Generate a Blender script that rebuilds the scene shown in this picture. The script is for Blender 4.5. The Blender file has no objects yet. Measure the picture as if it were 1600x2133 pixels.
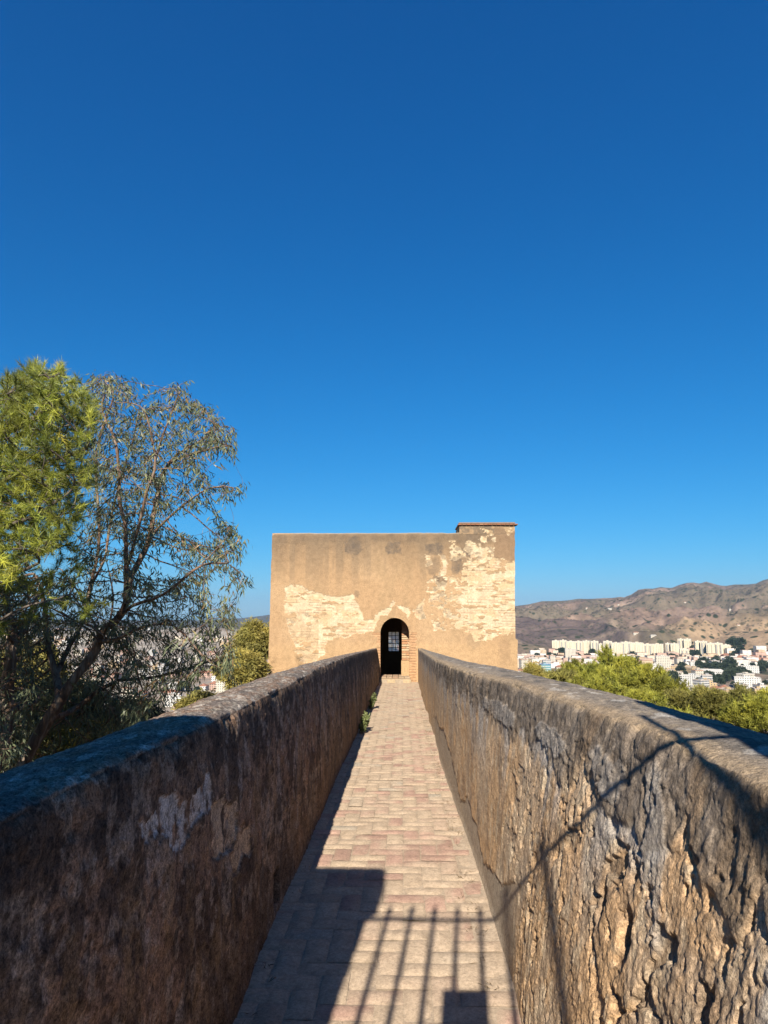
import bpy, math, random
import numpy as np
from mathutils import kdtree, Vector
scene = bpy.context.scene
COL = scene.collection
R = math.radians

# ---------------------------------------------------------------- camera
F, CX, CY = 1430.0, 800.0, 1066.5            # focal length and centre in photo pixels
PITCH, YAW = R(8.88), R(1.50)
EYE = np.array([0.0, 0.0, 1.6])
cam_d = bpy.data.cameras.new('camera')
cam = bpy.data.objects.new('camera', cam_d); COL.objects.link(cam); scene.camera = cam
cam_d.sensor_fit = 'VERTICAL'; cam_d.sensor_height = 24.0; cam_d.lens = F/2133.0*24.0
cam_d.clip_start = 0.05; cam_d.clip_end = 40000
cam.location = EYE; cam.rotation_euler = (R(90)+PITCH, 0, YAW)

# ---------------------------------------------------------------- sky, sun, exposure
SKY_R, SKY_G, SKY_B = (.040, 2.10), (.655, 1.0), (1.47, .80)
SUN_EL, SUN_AZ = R(32.0), R(5.6)             # light travels towards +Y, this much to the right
w = bpy.data.worlds.new("World"); scene.world = w; w.use_nodes = True
nt = w.node_tree; bg = nt.nodes['Background']
sky = nt.nodes.new('ShaderNodeTexSky'); sky.sky_type = 'NISHITA'; sky.sun_disc = False
sky.sun_elevation = SUN_EL; sky.sun_rotation = R(180)+SUN_AZ
sky.altitude = 100; sky.air_density = 1.0; sky.dust_density = 0.25; sky.ozone_density = 3.6
# deepen the blue of the clear sky the way the camera recorded it: gain and gamma per channel
sep = nt.nodes.new('ShaderNodeSeparateColor'); com = nt.nodes.new('ShaderNodeCombineColor'); nt.links.new(sky.outputs[0], sep.inputs[0])
for ch, (gain, gam) in enumerate(((SKY_R), (SKY_G), (SKY_B))):
    pw = nt.nodes.new('ShaderNodeMath'); pw.operation = 'POWER'; pw.inputs[1].default_value = gam
    ml = nt.nodes.new('ShaderNodeMath'); ml.operation = 'MULTIPLY'; ml.inputs[1].default_value = gain
    nt.links.new(sep.outputs[ch], pw.inputs[0]); nt.links.new(pw.outputs[0], ml.inputs[0]); nt.links.new(ml.outputs[0], com.inputs[ch])
nt.links.new(com.outputs[0], bg.inputs[0])
bg.inputs[1].default_value = 0.05
sun_d = bpy.data.lights.new('sun', 'SUN'); sun_d.energy = 5.0; sun_d.angle = R(0.45); sun_d.color = (1.0, 0.90, 0.76)
sun = bpy.data.objects.new('sun', sun_d); COL.objects.link(sun)
sdir = Vector((math.sin(SUN_AZ)*math.cos(SUN_EL), math.cos(SUN_AZ)*math.cos(SUN_EL), -math.sin(SUN_EL)))
sun.rotation_euler = sdir.to_track_quat('-Z', 'Y').to_euler()
scene.view_settings.view_transform = 'Standard'; scene.view_settings.look = 'None'
scene.view_settings.exposure = 1.2; scene.view_settings.gamma = 1.0
scene.cycles.max_bounces = 6; scene.cycles.diffuse_bounces = 3; scene.cycles.glossy_bounces = 2
scene.cycles.transmission_bounces = 2; scene.cycles.volume_bounces = 0; scene.cycles.transparent_max_bounces = 6
scene.cycles.use_denoising = True

# ---------------------------------------------------------------- picture geometry
def ray(px, py):
    px = np.asarray(px, float); py = np.asarray(py, float)
    xc = (px-CX)/F; zc = -(py-CY)/F
    y = math.cos(PITCH)-math.sin(PITCH)*zc; z = math.sin(PITCH)+math.cos(PITCH)*zc
    c, s = math.cos(YAW), math.sin(YAW)
    return np.stack([c*xc-s*y, s*xc+c*y, z+0*xc], -1)
def at_x(px, py, X): r = ray(px, py); return EYE+r*(X/r[..., 0])[..., None] if r.ndim > 1 else EYE+r*(X/r[0])
def at_y(px, py, Y): r = ray(px, py); return EYE+r*(Y/r[..., 1])[..., None] if r.ndim > 1 else EYE+r*(Y/r[1])
def at_z(px, py, Z): r = ray(px, py); return EYE+r*((Z-1.6)/r[2])

# ---------------------------------------------------------------- noise
def _h(ix, iy, iz, seed):
    h = (ix*374761393+iy*668265263+iz*2147483647+seed*1274126177) & 0xFFFFFFFF
    h = ((h ^ (h >> 13))*1274126177) & 0xFFFFFFFF
    h = ((h ^ (h >> 16))*2246822519) & 0xFFFFFFFF
    h = h ^ (h >> 13)
    return (h & 0xFFFFFF)/float(0xFFFFFF)
def vn(x, y, z=0.0, seed=0):
    x, y, z = np.broadcast_arrays(np.asarray(x, float), np.asarray(y, float), np.asarray(z, float))
    fx, fy, fz = np.floor(x), np.floor(y), np.floor(z)
    ix, iy, iz = fx.astype(np.int64), fy.astype(np.int64), fz.astype(np.int64)
    u, v, t = x-fx, y-fy, z-fz
    u = u*u*u*(u*(u*6-15)+10); v = v*v*v*(v*(v*6-15)+10); t = t*t*t*(t*(t*6-15)+10)
    def l2(k):
        a = _h(ix, iy, iz+k, seed); b = _h(ix+1, iy, iz+k, seed); c = _h(ix, iy+1, iz+k, seed); d = _h(ix+1, iy+1, iz+k, seed)
        return (a*(1-u)+b*u)*(1-v)+(c*(1-u)+d*u)*v
    if not np.any(z): return l2(0)
    return l2(0)*(1-t)+l2(1)*t
def fbm(x, y, z=0.0, o=4, seed=0, gain=.5):
    s = 0; a = 1; tot = 0; f = 1.0
    for k in range(o):
        s = s+a*vn(np.asarray(x)*f+17.3*k, np.asarray(y)*f+9.1*k, np.asarray(z)*f if np.any(z) else 0.0, seed+k); tot += a; a *= gain; f *= 2.03
    return s/tot
def ss(a, b, x): t = np.clip((x-a)/(b-a), 0, 1); return t*t*(3-2*t)
def mixc(c, d, m): return c*(1-m[..., None])+np.asarray(d, float)*m[..., None]
def poly_mask(x, y, poly):
    ins = np.zeros(x.shape, bool); n = len(poly)
    for i in range(n):
        x0, y0 = poly[i]; x1, y1 = poly[(i+1) % n]
        if y0 == y1: continue
        c = ((y0 > y) != (y1 > y)) & (x < (x1-x0)*(y-y0)/(y1-y0)+x0)
        ins ^= c
    return ins

ALB = .58                                    # overall reflectance level of the dry stone, earth and leaves
# ---------------------------------------------------------------- mesh helpers
def link(name, me, parent=None):
    o = bpy.data.objects.new(name, me); COL.objects.link(o)
    if parent is not None: o.parent = parent
    return o
def tag(o, label=None, cat=None, group=None, kind=None):
    if label: o['label'] = label
    if cat: o['category'] = cat
    if group: o['group'] = group
    if kind: o['kind'] = kind
    return o
def empty(name, loc=(0, 0, 0), rz=0.0):
    o = bpy.data.objects.new(name, None); COL.objects.link(o); o.location = loc; o.rotation_euler = (0, 0, rz)
    o.empty_display_size = .2
    return o
def raw_mesh(name, V, Fa, mat, col=None, smooth=True, mats=None, midx=None):
    """V (n,3); Fa (m,k) int array of equal-size faces, or a list of such arrays."""
    V = np.asarray(V, np.float32)
    fl = Fa if isinstance(Fa, list) else [Fa]
    fl = [np.asarray(f, np.int32) for f in fl if len(f)]
    me = bpy.data.meshes.new(name)
    me.vertices.add(len(V)); me.vertices.foreach_set('co', V.ravel())
    nl = sum(f.size for f in fl); nf = sum(len(f) for f in fl)
    me.loops.add(nl); me.loops.foreach_set('vertex_index', np.concatenate([f.ravel() for f in fl]))
    tot = np.concatenate([np.full(len(f), f.shape[1], np.int32) for f in fl])
    st = np.concatenate([[0], np.cumsum(tot)[:-1]]).astype(np.int32)
    me.polygons.add(nf); me.polygons.foreach_set('loop_start', st); me.polygons.foreach_set('loop_total', tot)
    me.polygons.foreach_set('use_smooth', np.full(nf, bool(smooth)))
    for m in (mats or [mat]): me.materials.append(m)
    if midx is not None: me.polygons.foreach_set('material_index', np.asarray(midx, np.int32))
    if col is not None:
        a = me.color_attributes.new('Col', 'FLOAT_COLOR', 'POINT')
        c = np.ones((len(V), 4), np.float32); c[:, :3] = np.clip(np.asarray(col)*ALB, 0.002, 1)
        a.data.foreach_set('color', c.ravel())
    me.update(calc_edges=True); me.validate()
    return me
def grid_faces(n, m, keep=None):
    i, j = np.meshgrid(np.arange(n-1), np.arange(m-1), indexing='ij')
    a = (i*m+j); f = np.stack([a, a+m, a+m+1, a+1], -1).reshape(-1, 4)
    if keep is not None: f = f[keep.ravel()]
    return f
class MB:
    """collects solid pieces into one mesh"""
    def __init__(s): s.v = []; s.q = []; s.t = []; s.n = 0; s.c = []
    def add(s, V, Q=None, T=None, col=None):
        V = np.asarray(V, float)
        s.v.append(V)
        if Q is not None and len(Q): s.q.append(np.asarray(Q)+s.n)
        if T is not None and len(T): s.t.append(np.asarray(T)+s.n)
        s.n += len(V)
        if col is not None: s.c.append(np.tile(np.asarray(col, float), (len(V), 1)) if np.ndim(col) == 1 else col)
    def box(s, lo, hi, col=None, bev=0.0, taper=0.0):
        x0, y0, z0 = lo; x1, y1, z1 = hi
        b = bev
        if b > 0:
            V = []
            for (z, k) in ((z0, b), (z0+b, 0), (z1-b, 0), (z1, b)):
                V += [(x0+k, y0+k+0, z), (x1-k, y0+k, z), (x1-k, y1-k, z), (x0+k, y1-k, z)]
            Q = [(3, 2, 1, 0), (12, 13, 14, 15)]
            for L in range(3):
                for k in range(4):
                    Q.append((L*4+k, L*4+(k+1) % 4, L*4+4+(k+1) % 4, L*4+4+k))
        else:
            t = taper
            V = [(x0, y0, z0), (x1, y0, z0), (x1, y1, z0), (x0, y1, z0), (x0+t, y0+t, z1), (x1-t, y0+t, z1), (x1-t, y1-t, z1), (x0+t, y1-t, z1)]
            Q = [(3, 2, 1, 0), (4, 5, 6, 7), (0, 1, 5, 4), (1, 2, 6, 5), (2, 3, 7, 6), (3, 0, 4, 7)]
        s.add(V, Q, col=col)
    def tube(s, pts, rad, n=8, col=None, cap=True):
        P = np.asarray(pts, float); m = len(P); rad = np.broadcast_to(rad, (m,))
        T = np.gradient(P, axis=0); T /= np.linalg.norm(T, axis=1)[:, None]+1e-9
        ref = np.array([0.31, .17, .93]) if abs(T[0, 2]) < .8 else np.array([1.0, .1, .05])
        A = np.cross(T, ref); A /= np.linalg.norm(A, axis=1)[:, None]; B = np.cross(T, A)
        an = np.arange(n)*2*math.pi/n
        V = (P[:, None]+rad[:, None, None]*(A[:, None]*np.cos(an)[None, :, None]+B[:, None]*np.sin(an)[None, :, None])).reshape(-1, 3)
        i, j = np.meshgrid(np.arange(m-1), np.arange(n), indexing='ij')
        a = i*n+j; b = i*n+(j+1) % n
        Q = np.stack([a, b, b+n, a+n], -1).reshape(-1, 4)
        Tt = []
        if cap:
            V = np.vstack([V, P[0], P[-1]]); k = m*n
            Tt = [(k, (j+1) % n, j) for j in range(n)]+[(k+1, (m-1)*n+j, (m-1)*n+(j+1) % n) for j in range(n)]
        s.add(V, Q, Tt, col=col)
    def build(s, name, mat, parent=None, smooth=False, obj=True):
        V = np.vstack(s.v); fl = []
        if s.q: fl.append(np.vstack(s.q))
        if s.t: fl.append(np.vstack(s.t))
        me = raw_mesh(name, V, fl, mat, col=np.vstack(s.c) if s.c else None, smooth=smooth)
        return link(name, me, parent) if obj else me

# ---------------------------------------------------------------- materials
def new_mat(name, rough=.9, spec=.2):
    m = bpy.data.materials.new(name); m.use_nodes = True
    b = m.node_tree.nodes['Principled BSDF']; b.inputs['Roughness'].default_value = rough
    b.inputs['Specular IOR Level'].default_value = spec
    return m, m.node_tree, b
def N(nt, t, **kw):
    n = nt.nodes.new(t)
    for k, v in kw.items(): setattr(n, k, v)
    return n
def noise_node(nt, scale, detail=4, rough=.6, vec=None, dist=0.0):
    n = N(nt, 'ShaderNodeTexNoise'); n.inputs['Scale'].default_value = scale
    n.inputs['Detail'].default_value = detail; n.inputs['Roughness'].default_value = rough; n.inputs['Distortion'].default_value = dist
    if vec is not None: nt.links.new(vec, n.inputs['Vector'])
    return n
def ramp(nt, src, stops):
    r = N(nt, 'ShaderNodeValToRGB'); e = r.color_ramp.elements
    while len(e) < len(stops): e.new(.5)
    for k, (p, c) in enumerate(stops):
        e[k].position = p; e[k].color = (c, c, c, 1) if np.ndim(c) == 0 else (*c, 1)
    nt.links.new(src, r.inputs[0]); return r
def mulmix(nt, a, b, fac=1.0, mode='MULTIPLY'):
    m = N(nt, 'ShaderNodeMix', data_type='RGBA', blend_type=mode)
    m.inputs['Factor'].default_value = fac
    nt.links.new(a, m.inputs['A']); nt.links.new(b, m.inputs['B'])
    return m
def masonry(name, fine=((90, .35), (300, .25)), bump=((60, .5, .012), (220, .4, .004)), rough=.95, col=None):
    """vertex-colour masonry with fine grain and bump, coordinates in metres"""
    m, nt, b = new_mat(name, rough, .15)
    tc = N(nt, 'ShaderNodeTexCoord').outputs['Object']
    if col is None:
        a = N(nt, 'ShaderNodeVertexColor', layer_name='Col').outputs['Color']
    else:
        rgb = N(nt, 'ShaderNodeRGB'); rgb.outputs[0].default_value = (*col, 1); a = rgb.outputs[0]
    for sc, am in fine:
        n = noise_node(nt, sc, 3, .65, tc)
        r = ramp(nt, n.outputs['Fac'], [(.30, 1-am*1.6), (.5, 1.0), (.70, 1+am*1.2)])
        a = mulmix(nt, a, r.outputs[0]).outputs['Result']
    nt.links.new(a, b.inputs['Base Color'])
    prev = None
    for sc, st, d in bump:
        n = noise_node(nt, sc, 5, .65, tc)
        bp = N(nt, 'ShaderNodeBump'); bp.inputs['Strength'].default_value = st; bp.inputs['Distance'].default_value = d
        nt.links.new(n.outputs['Fac'], bp.inputs['Height'])
        if prev is not None: nt.links.new(prev, bp.inputs['Normal'])
        prev = bp.outputs[0]
    if prev is not None: nt.links.new(prev, b.inputs['Normal'])
    return m
def plain(name, col, rough=.6, metal=0.0, var=0.0, scale=20):
    m, nt, b = new_mat(name, rough, .3); b.inputs['Metallic'].default_value = metal
    col = tuple(c*ALB for c in col)
    if var:
        tc = N(nt, 'ShaderNodeTexCoord').outputs['Object']
        n = noise_node(nt, scale, 4, .6, tc)
        r = ramp(nt, n.outputs['Fac'], [(.3, tuple(c*(1-var) for c in col)), (.7, tuple(min(1, c*(1+var)) for c in col))])
        nt.links.new(r.outputs[0], b.inputs['Base Color'])
    else: b.inputs['Base Color'].default_value = (*col, 1)
    return m
# ================================================================ the walkway
SLOPE = 0.016
def zpath(y): return -SLOPE*np.asarray(y, float)
M_wall = masonry('weathered_render', fine=((28, .18), (120, .28), (400, .22)), bump=((70, .75, .010), (190, .7, .005)))
M_left = masonry('weathered_render_left', fine=((16, .22), (60, .34), (150, .42), (420, .30)), bump=((50, .5, .010), (190, .55, .005)))  # stronger grain mottling for the left wall

def interp_list(pts, fn_x):
    P = np.array([at_x(p[0], p[1], p[2]) for p in pts]); o = np.argsort(P[:, 1]); P = P[o]
    return P
RI = interp_list([(872,1352,.50),(906,1375,.47),(950,1392,.50),(989,1405,.56),(1060,1421,.66),(1111,1440,.70),(1202,1467,.74),(1296,1501,.76),(1381,1530,.77),(1469,1582,.78),(1600,1637,.78)], 0)
RO = interp_list([(897,1357,.90),(975,1379,.86),(1078,1398,.98),(1150,1415,1.02),(1300,1450,1.05),(1450,1492,1.10),(1600,1530,1.14)], 0)
LI = interp_list([(786,1350,-.80),(743,1361,-.80),(721,1368,-.79),(667,1390,-.78),(605,1425,-.78),(560,1445,-.78),(470,1490,-.78),(400,1520,-.78),(300,1562,-.78),(200,1607,-.78),(100,1657,-.78),(0,1710,-.78)], 0)
LO = interp_list([(760,1357,-1.15),(743,1361,-1.13),(685,1372,-1.10),(630,1386,-1.08),(559,1407,-1.07),(461,1442,-1.07),(375,1476,-1.08),(270,1514,-1.09),(225,1532,-1.10),(112,1570,-1.11),(0,1611,-1.12)], 0)
def prof(L, y, k):
    # k = 0 gives X, 2 gives height under the eye line relative to the path slope
    return np.interp(y, L[:, 1], L[:, k])
YT = 22.3                                     # front face of the tower
def ycoords(fine):
    ys = [1.15]
    while ys[-1] < YT+.05: ys.append(ys[-1]*(1+fine)+.0006)
    near = np.linspace(-1.0, 1.15, 60)[:-1]
    return np.concatenate([near, ys])

def build_wall(name, side, I, O, base_x, fine, nface, ncop, shape_fn, mat):
    ys = ycoords(fine); n = len(ys)
    xi = prof(I, ys, 0); zi = prof(I, ys, 2); xo = prof(O, ys, 0); zo = prof(O, ys, 2)
    xb = base_x(ys); zb = zpath(ys)-.05
    # profile parameter: face (0..1), coping (1..2), outer (2..3)
    tf = np.linspace(0, 1, nface); tcp = np.linspace(0, 1, ncop)[1:]; to = np.linspace(0, 1, 6)[1:]
    k = 1.0+.0*tf
    S = tf[None]
    lean = S**1.6                            # the face steepens low down and leans out near the top
    X1 = xb[:, None]+(xi-xb)[:, None]*(lean*.6+S*.4); Z1 = zb[:, None]+(zi-zb)[:, None]*S
    T = tcp[None]
    X2 = xi[:, None]+(xo-xi)[:, None]*T; Z2 = zi[:, None]+(zo-zi)[:, None]*T+.018*np.sin(np.pi*T)
    U = to[None]
    X3 = xo[:, None]+side*.10*U+0*ys[:, None]; Z3 = zo[:, None]+(-7.5-zo[:, None])*U
    X = np.hstack([X1, X2, X3]); Z = np.hstack([Z1, Z2, Z3]); Y = np.repeat(ys[:, None], X.shape[1], 1)
    P = np.stack([X, Y, Z], -1)
    # smooth the corner between face and coping a little
    c0 = nface-1
    for q_ in range(70):                     # wear the inner arris of the coping round
        a = slice(c0-11, c0+9); Q = P.copy()
        Q[:, a] = .5*P[:, a]+.25*(P[:, c0-12:c0+8]+P[:, c0-10:c0+10]); P = Q
    e = np.gradient(P, axis=1); g = np.gradient(P, axis=0)
    Nn = np.cross(g, e)*(1.0 if side < 0 else -1.0)*1.0
    Nn /= np.linalg.norm(Nn, axis=-1)[..., None]+1e-12
    if Nn[n//2, nface//2, 0]*side > 0: Nn = -Nn   # face normals must look into the walkway
    zone = np.concatenate([tf, 1+tcp, 2+to])[None]+0*ys[:, None]
    H = np.maximum(P[..., 2]-zpath(P[..., 1]), -2)
    disp, col = shape_fn(P, zone, H, zi[:, None]-P[..., 2])
    P = P+Nn*disp[..., None]
    f = grid_faces(*P.shape[:2])
    if side > 0: f = f[:, ::-1]
    me = raw_mesh(name, P.reshape(-1, 3), f, mat, col=col.reshape(-1, 3))
    return link(name, me)

def right_fn(P, zone, H, D):
    X, Y, Z = P[..., 0], P[..., 1], P[..., 2]
    face = (zone <= 1.0)*1.0
    near = ss(4.8, 2.3, Y)
    amp = .72-.34*ss(2.3, 4.5, Y)
    wz = Z+.05*fbm(Y*3, Z*3, 0, 3, 5)
    big = fbm(Y*2.2, Z*1.3, 0, 4, 11)-.5
    n1 = fbm(Y*6, Z*4.2, 0, 5, 21)
    ridged = 1-np.abs(2*fbm(Y*7+2*big, Z*5.5+1.5*big, 0, 4, 31)-1)
    lump = fbm(Y*30, Z*24, 0, 4, 41)
    gr = fbm(Y*80, Z*60, 0, 2, 51)
    fl = ss(.45, .62, fbm(Y*2.6, Z*2.2, 0, 3, 25))
    d = .012*big+.006*(n1-.5)+(.003+.005*fl)*(lump-.5)+.005*(gr-.5)
    lay = fbm(Y*4.8+2*big, Z*4.6, 0, 6, 27, .58); d = d+.0050*(ss(.50, .515, lay)-.5)+.0035*(ss(.44, .452, fbm(Y*9, Z*8+2*big, 0, 5, 28, .58))-.5)
    fib = fbm(Y*17+3*big, Z*13, 0, 5, 29, .62); d = d+.005*(ss(.40, .58, fib)-.5)+.0025*(ss(.50, .54, fbm(Y*40, Z*30, 0, 3, 30))-.5)
    d = .012*big+(d-.012*big)*amp
    # pits and slots gouged out of the core
    pit = ss(.655, .70, fbm(Y*9+4*big, Z*9, 0, 4, 61))
    slot = ss(.655, .685, fbm(Y*15+6*big, Z*9+3*big, 0, 3, 71))
    core = ss(.95, .55, H)*0+1.0
    d = d-(.017*pit+.012*slot)*near*ss(.05, .20, D)
    # one big hole as in the picture
    hole = np.exp(-(((Y-2.12)/.040)**2+((Z-(.72+.35*(Y-2.12)))/.055)**2)**2)+.8*np.exp(-(((Y-2.34)/.028)**2+((Z-.72)/.05)**2)**2)
    d = d-.075*hole
    # dark crust band under the coping, proud of the wall, dripping down unevenly
    drip = .10+.26*fbm(Y*2.6, 0*Y, 0, 3, 81)+.10*(vn(Y*16, 0*Y, 0, 83)-.5)
    crust = ss(drip+.015, drip-.015, D)*face*ss(.05, .3, H)
    crust *= ss(12, 7.5, Y)*.55+.45
    d = d*(1-.5*crust)+.010*crust*near+crust*.014*(fbm(Y*26, Z*26, 0, 4, 85)-.5)+crust*.010*(fbm(Y*8, Z*8, 0, 3, 86)-.5)
    # hanging grey mortar lobes
    lob = np.zeros_like(Y)
    for (y0, z0, ry, rz, tl) in ((2.50,1.08,.16,.07,.8),(2.02,.97,.075,.20,.45),(3.3,1.06,.30,.05,.1),(4.6,1.02,.50,.06,.1)):
        yy = Y-y0-tl*(Z-z0)+.03*(fbm(Y*14, Z*14, 0, 2, 91)-.5)
        r2 = (yy/ry)**2+((Z-z0)/rz)**2+2.8*(fbm(Y*8, Z*7, 0, 5, 93, .6)-.5)
        lob = np.maximum(lob, ss(1.08, .80, r2))
    lob *= face
    d = d+.006*lob
    # smooth plaster fillet low on the wall
    fh = .30+.10*np.sin(Y*.9)+.25*(fbm(Y*1.1, 0*Y, 0, 3, 97)-.4)+.28*ss(6.2, 3.6, Y)*0
    fil = ss(fh+.01, fh-.01, H+.05*(fbm(Y*10, Z*10, 0, 3, 98)-.5))*face*ss(3.35, 3.9, Y)*ss(14, 9, Y)
    d = d*(1-.85*fil)+.030*fil*ss(.0, .25, H)*0+fil*(-.01)
    sm = ss(8.0, 13.0, Y); d = d*(1-.45*sm)
    cop = ss(1.0, 1.12, zone)*(zone <= 2.0)
    d = np.where(zone > 1.0, .010*(fbm(X*14, Y*14, 0, 4, 101)-.5)+.006*(fbm(X*60, Y*60, 0, 3, 103)-.5)+.012*(fbm(X*3, Y*3, 0, 2, 104)-.5), d)
    chip = ss(.55, .70, fbm(Y*9, Z*0, 0, 4, 107))*np.exp(-((zone-1.0)/.05)**2)*.022
    d = d-chip
    d = d*ss(-.02, .05, H+.0*H)+0
    # colours
    t1 = fbm(Y*3.0, Z*1.6, 0, 4, 111); t2 = fbm(Y*6, Z*5, 0, 6, 121, .6); t3 = fbm(Y*24, Z*14, 0, 3, 131)
    c = np.zeros(Y.shape+(3,))+np.array([.76, .55, .355])
    c = mixc(c, (.80, .50, .255), ss(.45, .66, t1)*.65)
    c = mixc(c, (.52, .43, .33), ss(.50, .72, t2)*.50)
    c = mixc(c, (.86, .70, .49), ss(.55, .75, t3)*.6)
    # grey lime washed down
    gl = ss(.46, .60, fbm(Y*5, Z*1.7, 0, 4, 141)+.22*ss(.42, .10, D)-.05)*ss(.75, .25, D)
    c = mixc(c, (.56, .53, .49), gl*.72)
    c = mixc(c, (.50, .48, .45), lob*.55)
    dk = ss(.56, .72, fbm(Y*5, Z*4, 0, 6, 151, .6)); c = mixc(c, (.26, .20, .155), dk*.45*(1-fil))
    c = mixc(c, (.24, .185, .135), crust*(.60+.4*fbm(Y*30, Z*30, 0, 3, 153))*(1-.5*lob))
    blk = ss(.50, .62, fbm(Y*22, Z*3, 0, 4, 161))*ss(.34, .08, D)*ss(2.5, 6, Y); c = mixc(c, (.07, .062, .055), blk*.8)
    far = ss(6, 14, Y)
    c = mixc(c, (.70, .475, .28), far*.45*ss(.25, .6, D))
    c = mixc(c, (.56, .475, .37), fil*.85)
    c = mixc(c, (.10, .07, .05), ((pit*.35+hole*.5)*near)[...])
    cc = np.zeros(Y.shape+(3,))+np.array([.34, .29, .235])
    a = fbm(X*11, Y*4, 0, 4, 171); b = fbm(X*40, Y*14, 0, 3, 173)
    cc = mixc(cc, (.15, .14, .13), ss(.45, .68, a)*.75); cc = mixc(cc, (.42, .35, .26), ss(.56, .72, b)*.7)
    cc = mixc(cc, (.60, .56, .50), ss(.70, .76, fbm(X*14, Y*6, 0, 3, 175))*.8)
    edge = np.exp(-((zone-1.08)/.14)**2); cc = mixc(cc, (.50, .375, .24), edge*.8)
    c = np.where((zone > 1.0)[..., None], cc, mixc(c, (.50, .375, .24), ss(.03, .0, D)*.8*(zone <= 1)))
    return d, c

def left_fn(P, zone, H, D):
    X, Y, Z = P[..., 0], P[..., 1], P[..., 2]
    face = (zone <= 1.0)*1.0
    wob = .12*(fbm(Y*6, Z*6, 0, 6, 201, .62)-.5)
    d = .020*(fbm(Y*2.5, Z*2, 0, 4, 211)-.5)+.016*(fbm(Y*11, Z*6, 0, 4, 221)-.5)+.014*(fbm(Y*40, Z*28, 0, 4, 231)-.5)
    old = ss(.50, .53, fbm(Y*1.9+wob, Z*1.6+wob, 0, 4, 241)+.10*ss(.15, .55, D)-.04)*ss(.12, .22, D)
    d = d-.006*old
    # patches of bare plaster seen at the photo's places
    pat = np.zeros_like(Y); pat2 = np.zeros_like(Y)
    yy = Y+.9*wob; zz = Z+1.4*wob
    for poly, tgt in (([(565,1720),(615,1680),(640,1668),(668,1672),(690,1655),(705,1632),(713,1640),(712,1690),(680,1705),(665,1760),(640,1770),(620,1740),(590,1745),(570,1740)], 0),
                      ([(845,1750),(858,1690),(905,1665),(968,1670),(965,1720),(945,1760),(905,1790),(850,1790)], 1),
                      ([(925,1790),(985,1720),(1018,1705),(1018,1760),(975,1790),(950,1810),(925,1805)], 1)):
        if tgt == 0: q = [(x-282, y) for x, y in poly]
        else: q = [((x)*.5, y) for x, y in poly]
        w = []
        for (x, y) in q:
            p = at_x(x, y, -.775); w.append((p[1], p[2]))
        m = poly_mask(yy, zz, w)
        if tgt: pat = np.maximum(pat, m*1.0)
        else: pat2 = np.maximum(pat2, m*1.0)
    d = d-.012*pat*face-.006*pat2*face
    # weep hole at the foot of the wall
    wy = float(at_x(582, 1805, -.72)[1])
    wh = ((np.abs(Y-wy) < .085) & (H < .19+.05*np.sqrt(np.clip(1-((Y-wy)/.085)**2, 0, 1))) & (H > .03)).astype(float)*face
    d = np.where(zone > 1.0, .014*(fbm(X*14, Y*14, 0, 4, 301)-.5)+.012*(fbm(X*55, Y*55, 0, 3, 303)-.5)+.010*(fbm(X*3, Y*3, 0, 2, 304)-.5), d)
    chip = ss(.56, .66, fbm(Y*7, 0*Z, 0, 4, 307))*np.exp(-((zone-1.0)/.04)**2)*.020
    d = d-chip-.10*wh
    d = d*ss(-.02, .04, H)
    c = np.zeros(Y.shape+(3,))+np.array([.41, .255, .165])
    c = mixc(c, (.60, .41, .27), old*.75)
    c = mixc(c, (.46, .41, .37), ss(.50, .60, fbm(Y*5, Z*3.2, 0, 6, 251, .62))*.65*old)
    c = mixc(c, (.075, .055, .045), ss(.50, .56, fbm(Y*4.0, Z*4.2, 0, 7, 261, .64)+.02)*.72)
    c = mixc(c, (.62, .49, .38), ss(.56, .62, fbm(Y*12, Z*9, 0, 6, 263, .68))*.55)
    c = mixc(c, (.05, .04, .035), ss(.56, .64, fbm(Y*26, Z*20, 0, 4, 265, .65))*.60)
    c = mixc(c, (.42, .27, .15), ss(.58, .68, fbm(Y*9, Z*2.8, 0, 4, 271))*.6*ss(.2, .5, D))
    far = ss(5, 11, Y)
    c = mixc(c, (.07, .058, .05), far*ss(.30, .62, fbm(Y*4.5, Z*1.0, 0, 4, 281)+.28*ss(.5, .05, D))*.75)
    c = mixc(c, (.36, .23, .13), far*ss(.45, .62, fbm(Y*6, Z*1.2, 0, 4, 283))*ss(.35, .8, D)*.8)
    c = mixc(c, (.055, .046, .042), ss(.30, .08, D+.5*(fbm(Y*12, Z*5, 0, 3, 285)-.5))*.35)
    pn = ss(.66, .56, fbm(Y*14, Z*10, 0, 5, 291, .65))
    c = mixc(c, (.80, .58, .38), pat*pn)
    c = mixc(c, (.78, .70, .62), pat2*pn)
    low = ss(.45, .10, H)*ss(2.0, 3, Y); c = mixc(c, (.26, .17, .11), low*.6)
    c = mixc(c, (.02, .015, .012), wh)
    cc = np.zeros(Y.shape+(3,))+np.array([.31, .215, .155])
    a = fbm(X*11, Y*4, 0, 4, 371); b = fbm(X*45, Y*16, 0, 3, 373)
    cc = mixc(cc, (.17, .16, .15), ss(.42, .68, a)*.7); cc = mixc(cc, (.40, .36, .30), ss(.50, .70, b)*.7)
    cc = mixc(cc, (.60, .54, .46), ss(.66, .74, fbm(X*20, Y*8, 0, 3, 375))*.7)
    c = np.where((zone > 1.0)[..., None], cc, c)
    return d, c

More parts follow.
